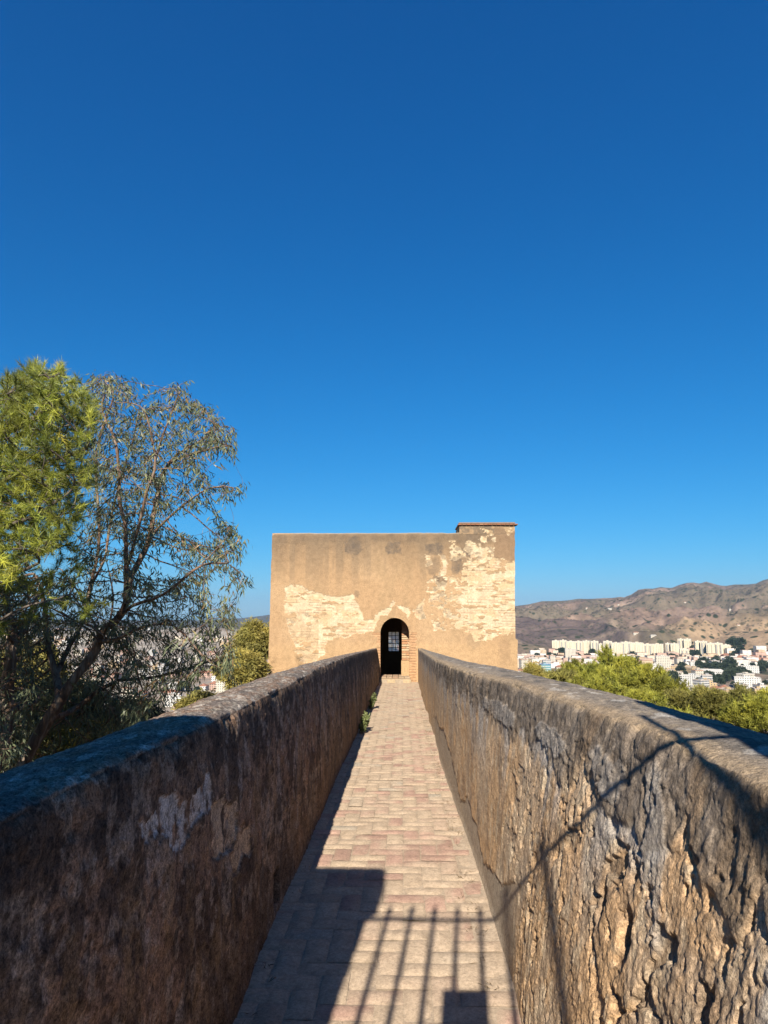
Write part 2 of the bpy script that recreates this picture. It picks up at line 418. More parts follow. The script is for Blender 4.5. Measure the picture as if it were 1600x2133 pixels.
def rbase(y): return .485+.05*(fbm(y*.8, 0*y, 0, 2, 7)-.5)
def lbase(y): return -.715+.05*(fbm(y*.9, 0*y, 0, 2, 8)-.5)
wr = build_wall('parapet_wall', 1, RI, RO, rbase, .0026, 310, 80, right_fn, M_wall)
tag(wr, 'sunlit parapet wall with crumbling ochre face on the right of the brick path', 'wall', 'parapet walls along the walkway')
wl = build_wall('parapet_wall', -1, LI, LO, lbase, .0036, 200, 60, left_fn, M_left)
tag(wl, 'shaded brown parapet wall with black stains on the left of the brick path', 'wall', 'parapet walls along the walkway')

# ---------------------------------------------------------------- brick path in herringbone
M_path = masonry('worn_paving_brick', fine=((14, .10), (60, .16), (250, .16)), bump=((40, .4, .006), (180, .35, .002)))
rng = np.random.default_rng(4)
mb = MB(); W_ = .126; g_ = .005
# mortar bed (one fine sheet)
ysb = ycoords(.012); xsb = np.linspace(-.80, .62, 60)
XX, YY = np.meshgrid(xsb, ysb, indexing='xy'); ZZ = zpath(YY)-.006+.006*(fbm(XX*20, YY*20, 0, 4, 401)-.5)+.022*ss(.42,.56,XX+.12*(fbm(XX*5,YY*4,0,3,405)-.5))*fbm(XX*4, YY*3, 0, 3, 406)
bedc = mixc(np.zeros(XX.shape+(3,))+np.array([.64, .51, .375]), (.50, .40, .30), ss(.45, .7, fbm(XX*9, YY*9, 0, 4, 403))*.6)
bed = (np.stack([XX, YY, ZZ], -1).reshape(-1, 3), grid_faces(*XX.shape)[:, ::-1], bedc.reshape(-1, 3))
mb.add(bed[0], bed[1], col=bed[2])
nx = 14; i0 = -8
ny0, ny1 = int(-1.0/W_)-2, int(YT/W_)+2
cs, sn = math.cos(R(0.0)), math.sin(R(0.0))
for i in range(i0, i0+nx):
    for j in range(ny0, ny1):
        k = (i-j) % 4
        if k == 0: x0, x1, y0, y1 = i*W_, (i+2)*W_, j*W_, (j+1)*W_
        elif k == 2: x0, x1, y0, y1 = i*W_, (i+1)*W_, (j-1)*W_, (j+1)*W_
        else: continue
        xc = (x0+x1)/2; yc = (y0+y1)/2
        if xc < -.86 or xc > .60: continue
        g = g_*rng.uniform(.5, 1.3)
        x0 += g/2; x1 -= g/2; y0 += g/2; y1 -= g/2
        zt = zpath(yc)+rng.normal(0, .0020)+.004
        if xc > .40: zt -= .010*rng.random()
        redz = math.exp(-((yc-5.8)/1.5)**2)*.75+math.exp(-((yc-9.5)/1.2)**2)*.45+.10+.15*(xc > .0)*(yc > 8)
        if xc < -.3: redz *= .6
        base = np.array([.70, .545, .39]); r = rng.random()
        n_ = float(fbm(xc*1.3, yc*1.0, 0, 2, 411))
        if r < redz*(.55+n_*.9): base = np.array([.60, .395, .305])*rng.uniform(.85, 1.12)
        elif r < .45: base = np.array([.66, .50, .36])*rng.uniform(.9, 1.1)
        elif r < .55: base = np.array([.60, .52, .41])
        base = base*rng.uniform(.92, 1.07)
        # worn top as a little 5x5 sheet with sides
        nxq, nyq = (7, 5) if k == 0 else (5, 7)
        if yc > 11: nxq, nyq = 4, 4
        gx = np.linspace(0, 1, nxq); gy = np.linspace(0, 1, nyq)
        U, V_ = np.meshgrid(gx, gy, indexing='ij')
        px = x0+(x1-x0)*U; py = y0+(y1-y0)*V_
        px = px+.006*(fbm(px*25, py*25, 0, 2, 421)-.5); py = py+.006*(fbm(px*25, py*25, 0, 2, 423)-.5)
        ed = np.minimum(np.minimum(U, 1-U)*(x1-x0), np.minimum(V_, 1-V_)*(y1-y0))
        tilt = rng.normal(0, .008, 2)
        pz = zt-.008*ss(.012, -.002, ed)+.004*(fbm(px*30, py*30, 0, 3, 431)-.5)+tilt[0]*(px-xc)+tilt[1]*(py-yc)
        dust = ss(.36, .62, fbm(px*5, py*5, 0, 4, 441))*.80
        colr = mixc(np.zeros(px.shape+(3,))+base, (.70, .55, .40), dust)
        colr = mixc(colr, (.52, .41, .29), ss(.010, 0, ed)*.30)
        mb.add(np.stack([px, py, pz], -1).reshape(-1, 3), grid_faces(nxq, nyq), col=colr.reshape(-1, 3))
path = mb.build('brick_path', M_path, smooth=True)
tag(path, 'worn red and sandy brick footpath between the two parapets', kind='structure')
# solid masonry under the paving so the walkway is a real deck
dk = MB(); dk.box((-.95, -1.0, -7.5), (.95, YT, -.42), col=(.35, .26, .17))
deck = dk.build('walkway_deck', M_wall); tag(deck, kind='structure')
# ================================================================ the square tower at the end
M_tow = masonry('tower_render', fine=((7, .10), (30, .12), (110, .10)), bump=((30, .45, .02), (90, .35, .008)))
M_brick = masonry('old_brick', fine=((20, .15), (90, .2)), bump=((60, .5, .01),))
M_iron = plain('dark_iron', (.03, .028, .026), .55, .6)
tower = empty('watch_tower', (0, YT, 0))
tag(tower, 'square ochre watch tower with peeling plaster and a dark arched doorway', 'tower')
def pxX(px, py): return float(at_y(px, py, YT)[0])
def pxZ(py, px=800): return float(at_y(px, py, YT)[2])
ztop = pxZ(1109); zlow = -2.2
XLt, XLb = pxX(567, 1109), pxX(559, 1400); XRt, XRb = pxX(1072.5, 1109), pxX(1073.5, 1400)
zjog = pxZ(1332, 1075)
# facade sheet
nx, nz = 520, 430
u = np.linspace(0, 1, nx); zs = np.linspace(zlow, ztop, nz)
U, Z = np.meshgrid(u, zs, indexing='ij')
tz = (Z-pxZ(1400))/(ztop-pxZ(1400))
XL = XLb+(XLt-XLb)*tz; XR = XRb+(XRt-XRb)*tz + .075*ss(zjog+.03, zjog-.03, Z)+.03*(fbm(Z*3, 0*Z, 0, 4, 583)-.5)
XL = XL+.03*(fbm(Z*3+50, 0*Z, 0, 4, 584)-.5)
X = XL+(XR-XL)*U
# photo pixel of each facade point, only used to look up where each real stain and patch lies
def to_px(X, Y, Z):
    d = np.stack([X, Y, Z-1.6], -1); c, s = math.cos(YAW), math.sin(YAW)
    a = c*d[..., 0]+s*d[..., 1]; b = -s*d[..., 0]+c*d[..., 1]
    f = math.cos(PITCH)*b+math.sin(PITCH)*d[..., 2]; v = -math.sin(PITCH)*b+math.cos(PITCH)*d[..., 2]
    return CX+F*a/f, CY-F*v/f
PX, PY = to_px(X, YT+0*X, Z)
zx = (PX-540)/.3625; zy = (PY-1060)/.3625       # units of the survey drawing used for the patches
w1 = 34*(fbm(X*4, Z*4, 0, 4, 501)-.5)+14*(fbm(X*20, Z*20, 0, 2, 502)-.5); w2 = 34*(fbm(X*4, Z*4, 0, 4, 503)-.5)+14*(fbm(X*20, Z*20, 0, 2, 504)-.5)
qx, qy = zx+w1, zy+w2
def pm(poly, wob=1.0): return poly_mask(zx+wob*w1, zy+wob*w2, poly)*1.0
PL = [(147,438),(240,445),(325,485),(400,492),(450,510),(540,490),(575,560),(600,640),(650,640),(660,690),(520,730),(430,735),(385,780),(372,830),(330,872),(258,892),(215,830),(195,760),(160,680),(150,600),(145,520)]
PA = [[(650,640),(680,600),(740,560),(770,530),(782,545),(745,600),(690,622),(665,690),(645,700)], [(795,552),(870,560),(866,632),(845,600)], [(888,575),(915,550),(942,525),(948,600),(962,638),(900,628)]]
PR = [(1340,278),(1400,282),(1440,300),(1500,306),(1500,722),(1440,716),(1380,718),(1335,748),(1262,762),(1238,765),(1228,712),(1180,700),(1100,690),(1060,705),(1005,695),(995,660),(975,620),(975,480),(970,412),(1040,402),(1075,385),(1110,380),(1160,410),(1168,300),(1230,290),(1290,270)]
PR2 = [(1085,180),(1210,170),(1225,120),(1240,100),(1300,110),(1345,125),(1360,200),(1345,280),(1230,290),(1160,280),(1095,290)]
PC = [(955,268),(985,268),(1000,330),(958,330)]; PE = [(1035,262),(1060,262),(1075,330),(1068,380),(1035,392),(1055,330)]
PW = [(1408,98),(1480,90),(1480,122),(1440,146),(1415,140)]
pl, pr, pr2 = pm(PL), pm(PR), pm(PR2)
pa = np.maximum.reduce([pm(p) for p in PA]); pc = np.maximum.reduce([pm(PC), pm(PE), pm(PW)])
bare = np.maximum.reduce([pl, pr, pa, pc, pr2*(fbm(X*6, Z*6, 0, 4, 505) > .50)])
# remnants of plaster still clinging inside the bare patches
holes = (fbm(X*5.5, Z*7, 0, 4, 507) > .60)*pr*(zx < 1200) + (fbm(X*4, Z*9, 0, 5, 508) > .655)*np.maximum(pl, pr)
bare = np.clip(bare-holes, 0, 1)
# courses of brick and mortar in the bare masonry
course = .085
cz = (Z+.02*(fbm(X*2, Z*2, 0, 3, 511)-.5))/course; ci = np.floor(cz); cf = cz-ci
bx = X/.27+.5*(ci % 2)+.3*_h(ci.astype(np.int64), ci.astype(np.int64)*0, ci.astype(np.int64)*0, 5); bi = np.floor(bx); bf = bx-bi
joint = np.maximum(ss(.16, .05, cf)+ss(.93, .99, cf), .6*(ss(.06, .02, bf)+ss(.95, .99, bf)))
jvis = ss(.47, .62, fbm(X*2.2, Z*5, 0, 3, 513))
brid = _h(bi.astype(np.int64), ci.astype(np.int64), (ci*0).astype(np.int64), 77)
d = .012*(fbm(X*1.2, Z*1.2, 0, 3, 521)-.5)+.006*(fbm(X*8, Z*8, 0, 4, 523)-.5)
d = d-bare*(.011+.014*joint*jvis+.006*(brid-.5)*jvis+.006*(fbm(X*16, Z*20, 0, 3, 525)-.5))
c = np.zeros(X.shape+(3,))+np.array([.485, .32, .18])
c = mixc(c, (.54, .37, .215), ss(.40, .68, fbm(X*1.0, Z*.8, 0, 4, 531))*.7)
c = mixc(c, (.42, .29, .165), ss(.48, .70, fbm(X*1.7, Z*.9, 0, 4, 533))*.5)
below = ss(735, 800, zy+40*(fbm(X*3, Z*3, 0, 3, 535)-.5)); c = mixc(c, (.58, .385, .205), below*.5)
# soot and lichen washed down from the wall head
run = ss(420, 60, zy-160*(fbm(X*1.3, Z*.12, 0, 4, 541)-.35)); topz = ss(215, 120, zy)
c = mixc(c, (.165, .125, .09), np.clip(run*.95+topz*.80, 0, .95)*(.70+.7*(fbm(X*3, Z*2, 0, 4, 543)-.35)))
streak = ss(.52, .68, fbm(X*4.5, Z*.28, 0, 4, 545))*ss(560, 200, zy); c = mixc(c, (.26, .19, .125), streak*.65)
wa = ss(.05, .0, np.abs(zx-820+20*(fbm(X, Z, 0, 2, 546)-.5))/1600)*0
def blob(cx, cy, rx, ry): return ss(1.25, .35, np.abs((qx-cx)/rx)**3.2+np.abs((qy-cy)/ry)**3.2+1.6*(fbm(X*7, Z*7, 0, 4, 549)-.5))
grey = np.maximum.reduce([blob(540,215,48,52), blob(768,218,46,38), blob(1005,228,52,38), blob(1165,250,60,26), blob(1130,320,36,55), blob(1040,408,36,22), blob(1000,330,40,60)*.6, blob(1250,150,60,50)*.6, blob(1370,125,40,25)])
c = mixc(c, (.155, .125, .10), grey*(.35+.75*(fbm(X*12, Z*12, 0, 4, 547)-.1)))
c = mixc(c, (.25, .18, .12), blob(560,490,16,26)*.6)
rt = poly_mask(zx+.3*w1, zy+.3*w2, [(1352,150),(1500,140),(1500,310),(1440,298),(1345,278)])*1.0
c = mixc(c, (.30, .20, .125), rt*.8*(1-bare))
c = mixc(c, (.38, .25, .145), blob(1410,830,36,90)*.55*(zy > 720))
c = mixc(c, (.34, .24, .15), (blob(1235,760,50,45)*.4))
tone = fbm(X*2.5, Z*4, 0, 4, 551)
b = np.zeros(X.shape+(3,))+np.array([.655, .53, .36])
b = mixc(b, (.62, .44, .25), ss(.42, .62, tone)*.7); b = mixc(b, (.78, .66, .46), ss(.55, .72, fbm(X*5, Z*9, 0, 4, 553))*.7)
b = mixc(b, (.60, .38, .24), ((brid > .80)*jvis*.5))
b = mixc(b, (.36, .26, .17), joint*jvis*.80)
gp = ss(.50, .66, fbm(X*6, Z*7, 0, 5, 555)); sel = np.maximum(ss(1180, 1050, zx)*(zx > 900)*.85, (zx < 340)*(zy > 590)*.7); sel = np.maximum(sel, pr2*.9)
b = mixc(b, (.36, .28, .19), gp*sel); lt = (zx < 340)*ss(560, 640, zy); b = mixc(b, (.56, .39, .225), lt*.55*ss(.38, .58, fbm(X*3, Z*4, 0, 5, 557)))

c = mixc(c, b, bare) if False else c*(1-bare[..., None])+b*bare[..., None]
# painted light on patch edges: pale broken rims, shadow line along upper edges
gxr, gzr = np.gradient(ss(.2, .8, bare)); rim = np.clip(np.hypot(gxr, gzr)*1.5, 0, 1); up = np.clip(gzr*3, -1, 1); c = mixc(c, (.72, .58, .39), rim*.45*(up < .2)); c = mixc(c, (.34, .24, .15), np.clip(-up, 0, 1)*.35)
topedge = ss(ztop-.05, ztop-.01, Z); c = mixc(c, (.46, .40, .32), topedge*.7)
# doorway
DX0, DX1 = pxX(792.5, 1380), pxX(852.5, 1380); DC = (DX0+DX1)/2; DR = (DX1-DX0)/2; DZ = pxZ(1287, 822)-DR*1.05; DB = float(zpath(YT))
def arch_sd(X, Z):
    s = np.abs(X-DC)-DR
    t = np.hypot(X-DC, (Z-DZ)/1.05)-DR
    return np.where(Z > DZ, t, s)
sd = arch_sd(X, Z)
inside = (sd < 0) & (Z > DB-.3)
q1 = ((sd > -.02) & (sd < .22+.06*np.sin(ci*3.1)) & (Z < DZ+.02) & (Z > DB-.2))*1.0
qr = mixc(np.zeros(X.shape+(3,))+np.array([.56, .30, .16]), (.62, .42, .25), (brid > .5)*.8); qr = mixc(qr, (.30, .20, .13), ss(.30, .12, cf)*.7)
q1 = q1*ss(.40, .50, fbm(X*8, Z*8, 0, 3, 559)+.12*(X > DC)); c = mixc(c, (.56, .32, .175), q1*.65); c = mixc(c, (.34, .22, .13), q1*ss(.32, .14, cf)*.7)
d = d-q1*(.010+.022*ss(.30, .12, cf))
Yf = YT-d*1.0
# rounded wall head
Yf = Yf+.10*ss(ztop-.10, ztop, Z)**2; Zs = Z-(.05*ss(XL+.10, XL, X)+.035*(fbm(X*2.5, 0*X, 0, 4, 581)-.3))*ss(ztop-.12, ztop, Z)
Pf = np.stack([X, Yf-YT, Zs], -1)
# snap the hole edge on to the arch
mid = (inside[:-1, :-1].astype(int)+inside[1:, :-1]+inside[:-1, 1:]+inside[1:, 1:])
keep = mid < 3
near = (np.abs(sd) < .022) & (Z > DB-.1)
k = np.where(Z > DZ, 1, 0)
rx = X-DC; rz = (Z-DZ)/1.05; rr = np.hypot(rx, rz)+1e-9
Pf[..., 0] = np.where(near, np.where(k == 1, DC+rx/rr*DR, DC+np.sign(rx)*DR), Pf[..., 0])
Pf[..., 2] = np.where(near & (k == 1), DZ+rz/rr*DR*1.05, Pf[..., 2])
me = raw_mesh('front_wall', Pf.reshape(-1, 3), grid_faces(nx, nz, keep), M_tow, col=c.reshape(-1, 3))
fw = link('front_wall', me, tower)
# the rest of the shell
TD = 6.4
xl, xr = XLb, XRb+.0
tb = (.50, .34, .19)
m = MB()
xl2, xr2 = XLt, XRt
def slab(x0, y0, z0, x1, y1, z1): m.box((x0, y0, z0), (x1, y1, z1), col=tb)
# side walls as slightly battered prisms
def prism(m, a0, a1, y0, y1, z0, z1):       # a0: x-range low, a1: x-range high
    V = [(a0[0], y0, z0), (a0[1], y0, z0), (a0[1], y1, z0), (a0[0], y1, z0), (a1[0], y0, z1), (a1[1], y0, z1), (a1[1], y1, z1), (a1[0], y1, z1)]
    m.add(V, [(3, 2, 1, 0), (4, 5, 6, 7), (0, 1, 5, 4), (1, 2, 6, 5), (2, 3, 7, 6), (3, 0, 4, 7)], col=tb)
xz = lambda z: XLb+(XLt-XLb)*(z-pxZ(1400))/(ztop-pxZ(1400))
xzr = lambda z: XRb+(XRt-XRb)*(z-pxZ(1400))/(ztop-pxZ(1400))
prism(m, (xz(-9)+.0, xz(-9)+.7), (xz(ztop)+.0, xz(ztop)+.7), .05, TD, -9, ztop-.01)
m.build('side_wall', M_tow, tower)
m = MB(); prism(m, (xzr(-9)-.7, xzr(-9)), (xzr(ztop)-.7, xzr(ztop)), .05, TD, -9, ztop-.01)
prism(m, (xzr(-9), xzr(-9)+.075), (xzr(zjog)-.001, xzr(zjog)+.070), .05, TD-.01, -9, zjog)
m.build('side_wall', M_tow, tower)
m = MB(); m.box((xz(-2.2)-.01, .02, -9.1), (xzr(-2.2)+.078, .6, -2.19), col=tb); m.build('footing', M_tow, tower)
# inner leaf behind the doorway with the narrower brick opening
m = MB(); YI = .80
IX0, IX1 = DX0-.05, float(at_y(837.5, 1380, YT+YI)[0])
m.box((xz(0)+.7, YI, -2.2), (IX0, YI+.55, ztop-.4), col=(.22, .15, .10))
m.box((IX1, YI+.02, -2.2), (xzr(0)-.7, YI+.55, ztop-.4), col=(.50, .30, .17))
m.box((IX0, YI, DZ+.75), (IX1, YI+.55, ztop-.4), col=(.12, .09, .06))  # lintel brick coloured near black to stand for the doorway's shade
m.build('inner_wall', M_brick, tower)
# brick facing of the right-hand jamb (courses one by one)
m = MB(); z = DB+.18; r_ = random.Random(3)
jx0 = IX1-.004
m.box((jx0-.02, YI-.10, DB+.1), (DX1+.03, YI+.02, DB+.62), col=(.56, .38, .21)); z = DB+.63
while z < DZ+.5:
    h = .052+r_.random()*.012; x = jx0
    while x < DX1+.05:
        L = r_.uniform(.10, .24); cc_ = r_.choice([(.56, .31, .17), (.62, .42, .25), (.50, .27, .15), (.64, .47, .30)])
        m.box((x, YI-.03-r_.random()*.02, z), (min(x+L, DX1+.08), YI+.02, z+h), col=cc_, bev=.006); x += L+.012
    z += h+.016
m.box((jx0+.01, YI-.012, DB), (DX1+.06, YI+.02, DZ+.5), col=(.44, .33, .22))
m.build('jamb_facing', M_brick, tower)
# arch reveal (tunnel) through the front wall
an = np.linspace(0, math.pi, 41)
prof_pts = [(DX1, DB-.25)]+[(DX1, DB+(DZ-DB)*t) for t in np.linspace(0, 1, 30)]+[(DC+DR*math.cos(a), DZ+DR*1.05*math.sin(a)) for a in an[1:-1]]+[(DX0, DZ-(DZ-DB)*t) for t in np.linspace(0, 1, 30)]+[(DX0, DB-.25)]
pp = np.array(prof_pts); ds = np.linspace(.012, YI, 14)
A, B = np.meshgrid(np.arange(len(pp)), ds, indexing='ij')
V = np.stack([pp[A, 0], B, pp[A, 1]], -1)
cenx = DC; outw = np.stack([V[..., 0]-DC, 0*B, np.maximum(V[..., 2]-DZ, 0)], -1); outw /= np.linalg.norm(outw, axis=-1)[..., None]+1e-9
crs = np.sin(V[..., 2]/.066*2*np.pi)
V = V+outw*(.012*(crs < -.5)+.015*(fbm(V[..., 2]*14, B*14, 0, 3, 561)))[..., None]*ss(.0, .05, B)[..., None]
rc = mixc(np.zeros(A.shape+(3,))+np.array([.50, .27, .15]), (.30, .20, .13), (crs < -.5)*.8)
me = raw_mesh('door_arch', V.reshape(-1, 3), grid_faces(*A.shape), M_brick, col=rc.reshape(-1, 3)); link('door_arch', me, tower)
# threshold step and the worn floor of the passage
m = MB(); zb = DB
m.box((DX0-.02, -.42, zb-.5), (DX1+.05, -.02, zb+.115), col=(.50, .38, .25), bev=.025)
for kx in range(4):
    a = DX0-.02+(DX1-DX0+.07)*kx/4; m.box((a+.006, -.445, zb-.02), (a+(DX1-DX0+.07)/4-.006, -.40, zb+.10), col=(.54, .42, .27) if kx % 2 else (.44, .36, .27), bev=.012)
for ry in range(9):
    for kx in range(5):
        a = DX0+(DX1-DX0+.03)*kx/5+(.1 if ry % 2 else 0)*0; q = .13*ry
        m.box((a+.004, -.02+q+.004, zb-.4), (a+(DX1-DX0)/5-.002, -.02+q+.126, zb+.135+r_.random()*.008), col=r_.choice([(.50, .37, .25), (.46, .29, .19), (.52, .40, .28)]), bev=.006)
m.build('door_step', M_brick, tower)
# inner floor well below, back wall with the barred window, side and roof slabs
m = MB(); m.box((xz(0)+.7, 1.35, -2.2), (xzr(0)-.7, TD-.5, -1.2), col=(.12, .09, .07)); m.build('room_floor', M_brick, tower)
m = MB(); m.box((xz(ztop-.3)+.01, .05, ztop-.38), (xzr(ztop-.3)-.01, TD-.01, ztop-.14), col=(.45, .34, .22)); m.build('roof_terrace', M_tow, tower)
YB = TD-.5; wa = at_y(809, 1316, YT+YB); wb = at_y(831.5, 1357, YT+YB)
WX0, WX1, WZ0, WZ1 = wa[0], wb[0], wb[2], wa[2]
m = MB(); x0, x1 = xz(0)+.7, xzr(0)-.7
m.box((x0, YB, -9), (WX0, TD-.01, ztop-.38), col=tb); m.box((WX1, YB, -9), (x1, TD-.01, ztop-.38), col=tb)
m.box((WX0, YB, -9), (WX1, TD-.01, WZ0), col=tb); m.box((WX0, YB, WZ1), (WX1, TD-.01, ztop-.38), col=tb)
m.build('back_wall', M_tow, tower)
win = MB()
for kx in range(4):
    x = WX0+(WX1-WX0)*kx/3; win.box((x-.011, YB+.02, WZ0), (x+.011, YB+.05, WZ1))
for kz in range(6):
    z = WZ0+(WZ1-WZ0)*kz/5; win.box((WX0, YB+.016, z-.011), (WX1, YB+.054, z+.011))
win.build('window_grille', M_iron, tower)
gl, gnt, gb = new_mat('frosted_pane', .5, .3); gb.inputs['Base Color'].default_value = (.80, .80, .78, 1); gb.inputs['Transmission Weight'].default_value = .0  # evenly whitish, frosted, half see-through pane
tn = N(gnt, 'ShaderNodeBsdfTranslucent'); tn.inputs[0].default_value = (1, 1, 1, 1); mx = N(gnt, 'ShaderNodeMixShader'); mx.inputs[0].default_value = 1.0
tr = N(gnt, 'ShaderNodeBsdfTransparent'); mx2 = N(gnt, 'ShaderNodeMixShader'); mx2.inputs[0].default_value = .5
gnt.links.new(gb.outputs[0], mx.inputs[1]); gnt.links.new(tn.outputs[0], mx.inputs[2])
gnt.links.new(mx.outputs[0], mx2.inputs[1]); gnt.links.new(tr.outputs[0], mx2.inputs[2])
gnt.links.new(mx2.outputs[0], gnt.nodes['Material Output'].inputs[0])
p = MB(); p.box((WX0+.002, YB+.060, WZ0+.002), (WX1-.002, YB+.066, WZ1-.002)); p.build('window_pane', gl, tower)
# raised corner block with its tiled cap
mzt = pxZ(1094, 1015); mx0, mx1 = pxX(957, 1100), pxX(1072.5, 1100)
nx2, nz2 = 150, 40
U, Zm = np.meshgrid(np.linspace(mx0, mx1, nx2), np.linspace(ztop-.06, mzt, nz2), indexing='ij')
PX2, PY2 = to_px(U, YT+0*U, Zm); zx = (PX2-540)/.3625; zy = (PY2-1060)/.3625
w1 = 30*(fbm(U*5, Zm*5, 0, 4, 501)-.5)+12*(fbm(U*20, Zm*20, 0, 2, 502)-.5); w2 = 30*(fbm(U*5, Zm*5, 0, 4, 503)-.5)
bare = np.maximum(pm(PR2)*(fbm(U*6, Zm*6, 0, 4, 505) > .47), pm(PW))
c = np.zeros(U.shape+(3,))+np.array([.40, .28, .17]); c = mixc(c, (.17, .14, .11), ss(.42, .62, fbm(U*7, Zm*7, 0, 4, 571))*.7)
c = mixc(c, (.30, .20, .125), (zx > 1350)*.7); c = mixc(c, (.66, .52, .34), bare*.9)
d = -.018*bare+.012*(fbm(U*9, Zm*9, 0, 4, 572)-.5)
me = raw_mesh('corner_block', np.stack([U, -d-.005, Zm], -1).reshape(-1, 3), grid_faces(nx2, nz2), M_tow, col=c.reshape(-1, 3))
cb = link('corner_block', me, tower)
m = MB(); m.box((mx0+.002, .012, ztop-.10), (mx1-.004, 1.5, mzt-.002), col=(.42, .30, .18)); m.build('block_core', M_tow, cb)
m = MB(); x = mx0-.05
while x < mx1+.03:
    L = .14; m.box((x, -.075-r_.random()*.01, mzt), (x+L-.012, .30, mzt+.035), col=r_.choice([(.42, .20, .12), (.48, .26, .16), (.36, .20, .13)]), bev=.008); x += L
m.box((mx0-.02, -.03, mzt+.035), (mx1+.015, 1.55, mzt+.095), col=(.30, .21, .15), bev=.02)
m.build('tile_cap', M_brick, cb)

# ================================================================ the gate behind the photographer
GY = -.30
zg = float(zpath(GY))
def pillar(x0, x1, ztop_, label, cap):
    t = empty('gate_pillar', ((x0+x1)/2, GY, 0)); tag(t, label, 'pillar', 'masonry gate pillars')
    m = MB(); m.box((x0-(x0+x1)/2, -.30, -.4), (x1-(x0+x1)/2, .0, ztop_-cap), col=(.48, .34, .2), bev=.01); m.build('shaft', M_tow, t)
    m = MB(); m.box((x0-(x0+x1)/2-.05, -.34, ztop_-cap), (x1-(x0+x1)/2+.05, .02, ztop_), col=(.40, .32, .24), bev=.05); m.build('capstone', M_tow, t)
pillar(-1.75, -.68, 3.27, 'tall masonry gate pillar on the left wall whose square shadow lies over the path', .34)
pillar(.695, 1.9, 3.42, 'tall masonry gate pillar on the right wall shading its outer coping', .30)
gate = empty('iron_gate', (0, GY, 0)); tag(gate, 'iron bar gate with a square sign, casting striped shadows on the path', 'gate')
def bar(name, p0, p1, r, pointed=False):
    m = MB(); P = [p0, p1]; rr_ = [r, r]
    if pointed: P = [p0, (p1[0], p1[1], p1[2]-.10), (p1[0], p1[1], p1[2]-.07), p1]; rr_ = [r, r, r*1.5, .002]
    m.tube(P, rr_, 8); return m.build(name, M_iron, gate, smooth=True)
bar('rail', (-.70, 0, 2.74), (.82, 0, 2.74), .015); bar('rail', (-.70, 0, .25), (.82, 0, .25), .015)
for kx in range(9):
    x = -.53+.131*kx
    if x > .30: continue
    bar('baluster', (x, 0, .2), (x, 0, 2.87), .013, True)
bar('stile', (.568, 0, .1), (.568, 0, 3.05), .013); bar('stile', (-.66, 0, .1), (-.66, 0, 2.75), .020)
m = MB(); an_ = np.linspace(0, 2*math.pi*1.2, 40); m.tube([(.62+.045*math.cos(a), 0, 2.30+(.10-.006*a)*math.sin(a)) for a in an_], .008, 8); m.build('scroll', M_iron, gate, smooth=True)
m = MB(); m.box((-.185, .016, 1.80), (.020, .022, 2.26), col=(.5, .5, .5), bev=.002)
m.build('sign_plate', plain('painted_sign', (.35, .08, .05), .5), gate)
# ================================================================ land: castle hill, coastal plain, mountains
PLAIN = -100.0
def px_az(px, py=1290):
    r = ray(px, py); return math.atan2(r[0], r[1])
def px_el(px, py):
    r = ray(px, py); return math.atan2(r[2], math.hypot(r[0], r[1]))
SKYR = [(1000,1268),(1075,1262),(1100,1259),(1130,1252),(1180,1250.5),(1205,1247),(1230,1247),(1275,1245),(1292,1243),(1300,1244),(1315,1238),(1330,1228),(1345,1225.5),(1360,1226),(1376,1222.5),(1390,1224),(1400,1224),(1415,1218),(1430,1214),(1445,1213),(1458,1215),(1471,1211),(1485,1215),(1500,1219),(1512,1220),(1530,1217),(1555,1217),(1575,1215),(1590,1208),(1603,1205),(1700,1195),(1850,1215)]
SKYL = [(-600,1272),(-300,1280),(0,1288),(200,1290),(420,1290),(500,1286),(530,1283),(560,1279),(620,1276),(760,1277),(880,1274),(960,1270)]
SK = [(px_az(a, b), px_el(a, b)) for a, b in SKYL+SKYR]
sa = np.array([s[0] for s in SK]); se = np.array([s[1] for s in SK])
def sky_el(az): return np.interp(az, sa, se, left=R(.4), right=R(2.0))
aL, aR = px_az(960), px_az(1120)
az0, az1 = px_az(760), px_az(1075)
def Rsky(az): return 9500-(9500-5200)*ss(az0, az1, az)
def R0(az): return 3300-(3300-1800)*ss(az0, az1, az)
HUMPS = [(px_az(1660), 2150, 250, 82), (px_az(1560), 2500, 200, 60), (px_az(1105), 1990, 120, 30), (px_az(1290), 2150, 110, 26), (px_az(430), 2900, 500, 62), (px_az(250), 3300, 600, 55), (px_az(520), 4200, 500, 66), (px_az(1180), 2600, 260, 70)]
